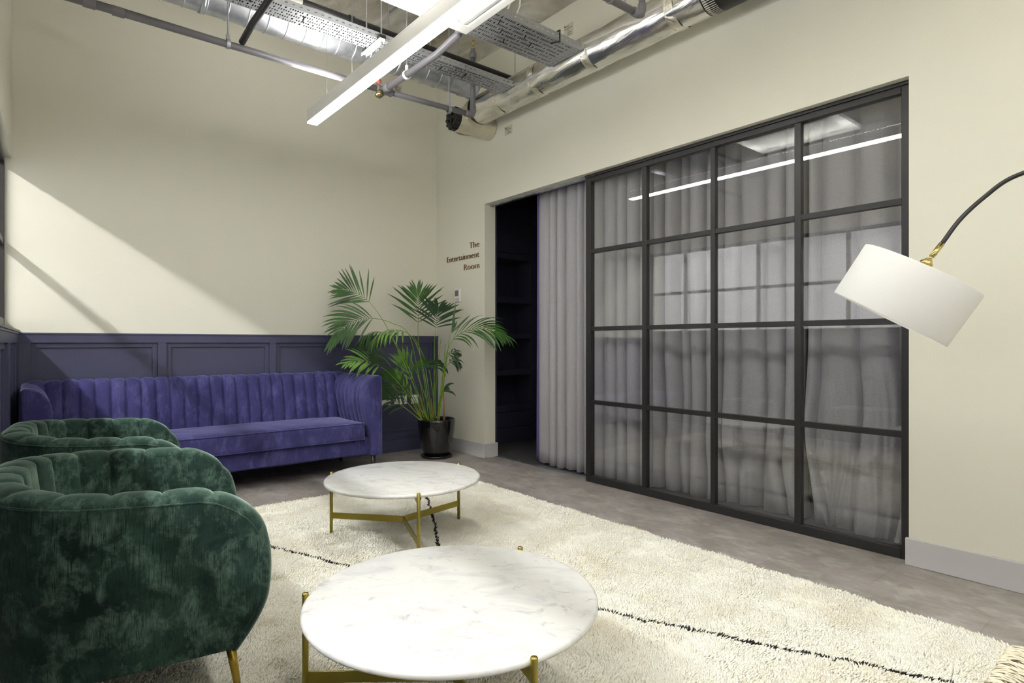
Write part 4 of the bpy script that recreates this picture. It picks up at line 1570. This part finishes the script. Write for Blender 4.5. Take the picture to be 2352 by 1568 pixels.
# small fronds at right
frond([(1005, 966, 5.9), (1018, 900, 5.85), (1022, 850, 5.8), (1040, 828, 5.8), (1054, 838, 5.8)], .66, 9, .15, dk, side=VIEW * .6 + UP * .6, ang0=62, droop=1.4, seed=13)
frond([(1004, 966, 5.9), (1014, 880, 5.85), (1022, 832, 5.8), (1036, 812, 5.8), (1050, 812, 5.8)], .68, 6, .14, dk, side=VIEW * .6 + UP * .6, ang0=60, droop=1.6, width=.02, seed=23)
frond([(1005, 968, 5.85), (1010, 930, 5.85), (1013, 905, 5.85), (1020, 897, 5.85)], .86, 2, .19, dk, side=UP, ang0=26, droop=1.3, width=.026, seed=14)
# spear leaves right of centre
frond([(1008, 966, 5.95), (1022, 860, 5.9), (1032, 780, 5.85), (1038, 762, 5.85)], .93, 2, .34, leaf, side=RIGHT, ang0=13, droop=.03, width=.024, seed=15)
# bare young stems
for k, st in enumerate([[(995, 968, 5.9), (970, 890, 5.85), (930, 790, 5.8)], [(1000, 968, 5.95), (1002, 880, 5.95), (1012, 780, 5.95)], [(1002, 968, 5.9), (985, 850, 5.85), (950, 770, 5.8)],
                        [(985, 968, 5.85), (950, 910, 5.8), (925, 850, 5.8)], [(1008, 968, 5.92), (1016, 880, 5.9), (1023, 790, 5.88)]]):
    b_ = MB().tube(catmull([at(*p) for p in st], 20), [.0045 - .0001 * i for i in range(20)], 8)
    o_ = b_.build('stem', M['stem'], palm, smooth=True)
    o_.data.transform(Matrix.Translation(-PC))
for k, (x, h_, tx) in enumerate([(965, 925, -4), (975, 905, -10), (988, 915, 2), (1003, 925, 6), (1016, 900, 3), (996, 935, -3)]):
    p0, p1 = at(x + 4, 975, 5.92 + .03 * (k % 3)), at(x + tx, h_, 5.92)
    b_ = MB().tube([p0, p0.lerp(p1, .5) + Vector((.004, 0, 0)), p1], [.013, .010, .004], 8)
    o_ = b_.build('dry_sheath', M['dry'], palm, smooth=True)
    o_.data.transform(Matrix.Translation(-PC))

# ------------------------------------------------------------------ arc floor lamp
LC_ = Vector((2.7240, .8359, 1.3435))
AX = Vector((.1463, -.4885, .8602)).normalized()
lamp = empty('arc_floor_lamp', (3.262, -.32, 0), 0, 'black arc floor lamp with a tilted white drum shade beside the partition', 'floor lamp')
LO = Vector((3.262, -.32, 0))
MB().lathe([(.2225, -.1112), (.2245, -.1112), (.225, -.109), (.225, .109), (.2245, .1112), (.2225, .1112), (.2225, -.1112)], LC_ - LO, 96, AX).build('lamp_shade', M['shade'], lamp, smooth=True, angle=30)
top = LC_ + AX * .10
b = MB()
e1 = AX.orthogonal().normalized()
e2 = AX.cross(e1)
for k in range(3):
    a = k * 2 * math.pi / 3
    b.tube([top - LO, top + (e1 * math.cos(a) + e2 * math.sin(a)) * .222 - LO], .002, 6)
b.build('shade_spider', M['white_metal'], lamp)
MB().lathe([(0, -.01), (.019, -.01), (.019, .03), (.024, .034), (.024, .042), (.016, .050), (.010, .060), (0, .062)], top - LO, 28, AX).build('lamp_holder', M['brass_shiny'], lamp, smooth=True)
MB().lathe([(0, -.115), (.018, -.11), (.030, -.085), (.028, -.05), (.014, -.02), (.013, 0), (0, 0)], top - LO, 28, AX).build('bulb', M['bulb'], lamp, smooth=True)
hold = top + AX * .060
tip = at(2163, 560, 2.36)
j0 = at(2141, 588, 2.34)
MB().tube([hold - LO, (hold * .5 + j0 * .5) - LO, j0 - LO], .006, 12).build('swivel_joint', M['brass_shiny'], lamp, smooth=True)
MB().tube([j0 - LO, tip - LO], .0105, 18).build('brass_sleeve', M['brass_shiny'], lamp, smooth=True)
arc = catmull([tip, at(2207, 502, 2.345), at(2264, 450, 2.315), at(2322, 409, 2.27), (2.945, .435, 1.812), (3.00, .30, 1.838), (3.065, .14, 1.840), (3.13, -.01, 1.79), (3.19, -.14, 1.68), (3.235, -.24, 1.52), (3.258, -.30, 1.32), (3.262, -.32, 1.1), (3.262, -.32, .55), (3.262, -.32, .03)], 140)
MB().tube([p_ - LO for p_ in arc], .0085, 14).build('arc_pole', M['black_frame'], lamp, smooth=True)
MB().lathe([(0, 0.0005), (.15, .0005), (.15, .024), (.146, .03), (0, .03)], (0, 0, 0), 64).build('base', M['black_frame'], lamp, smooth=True, angle=30)
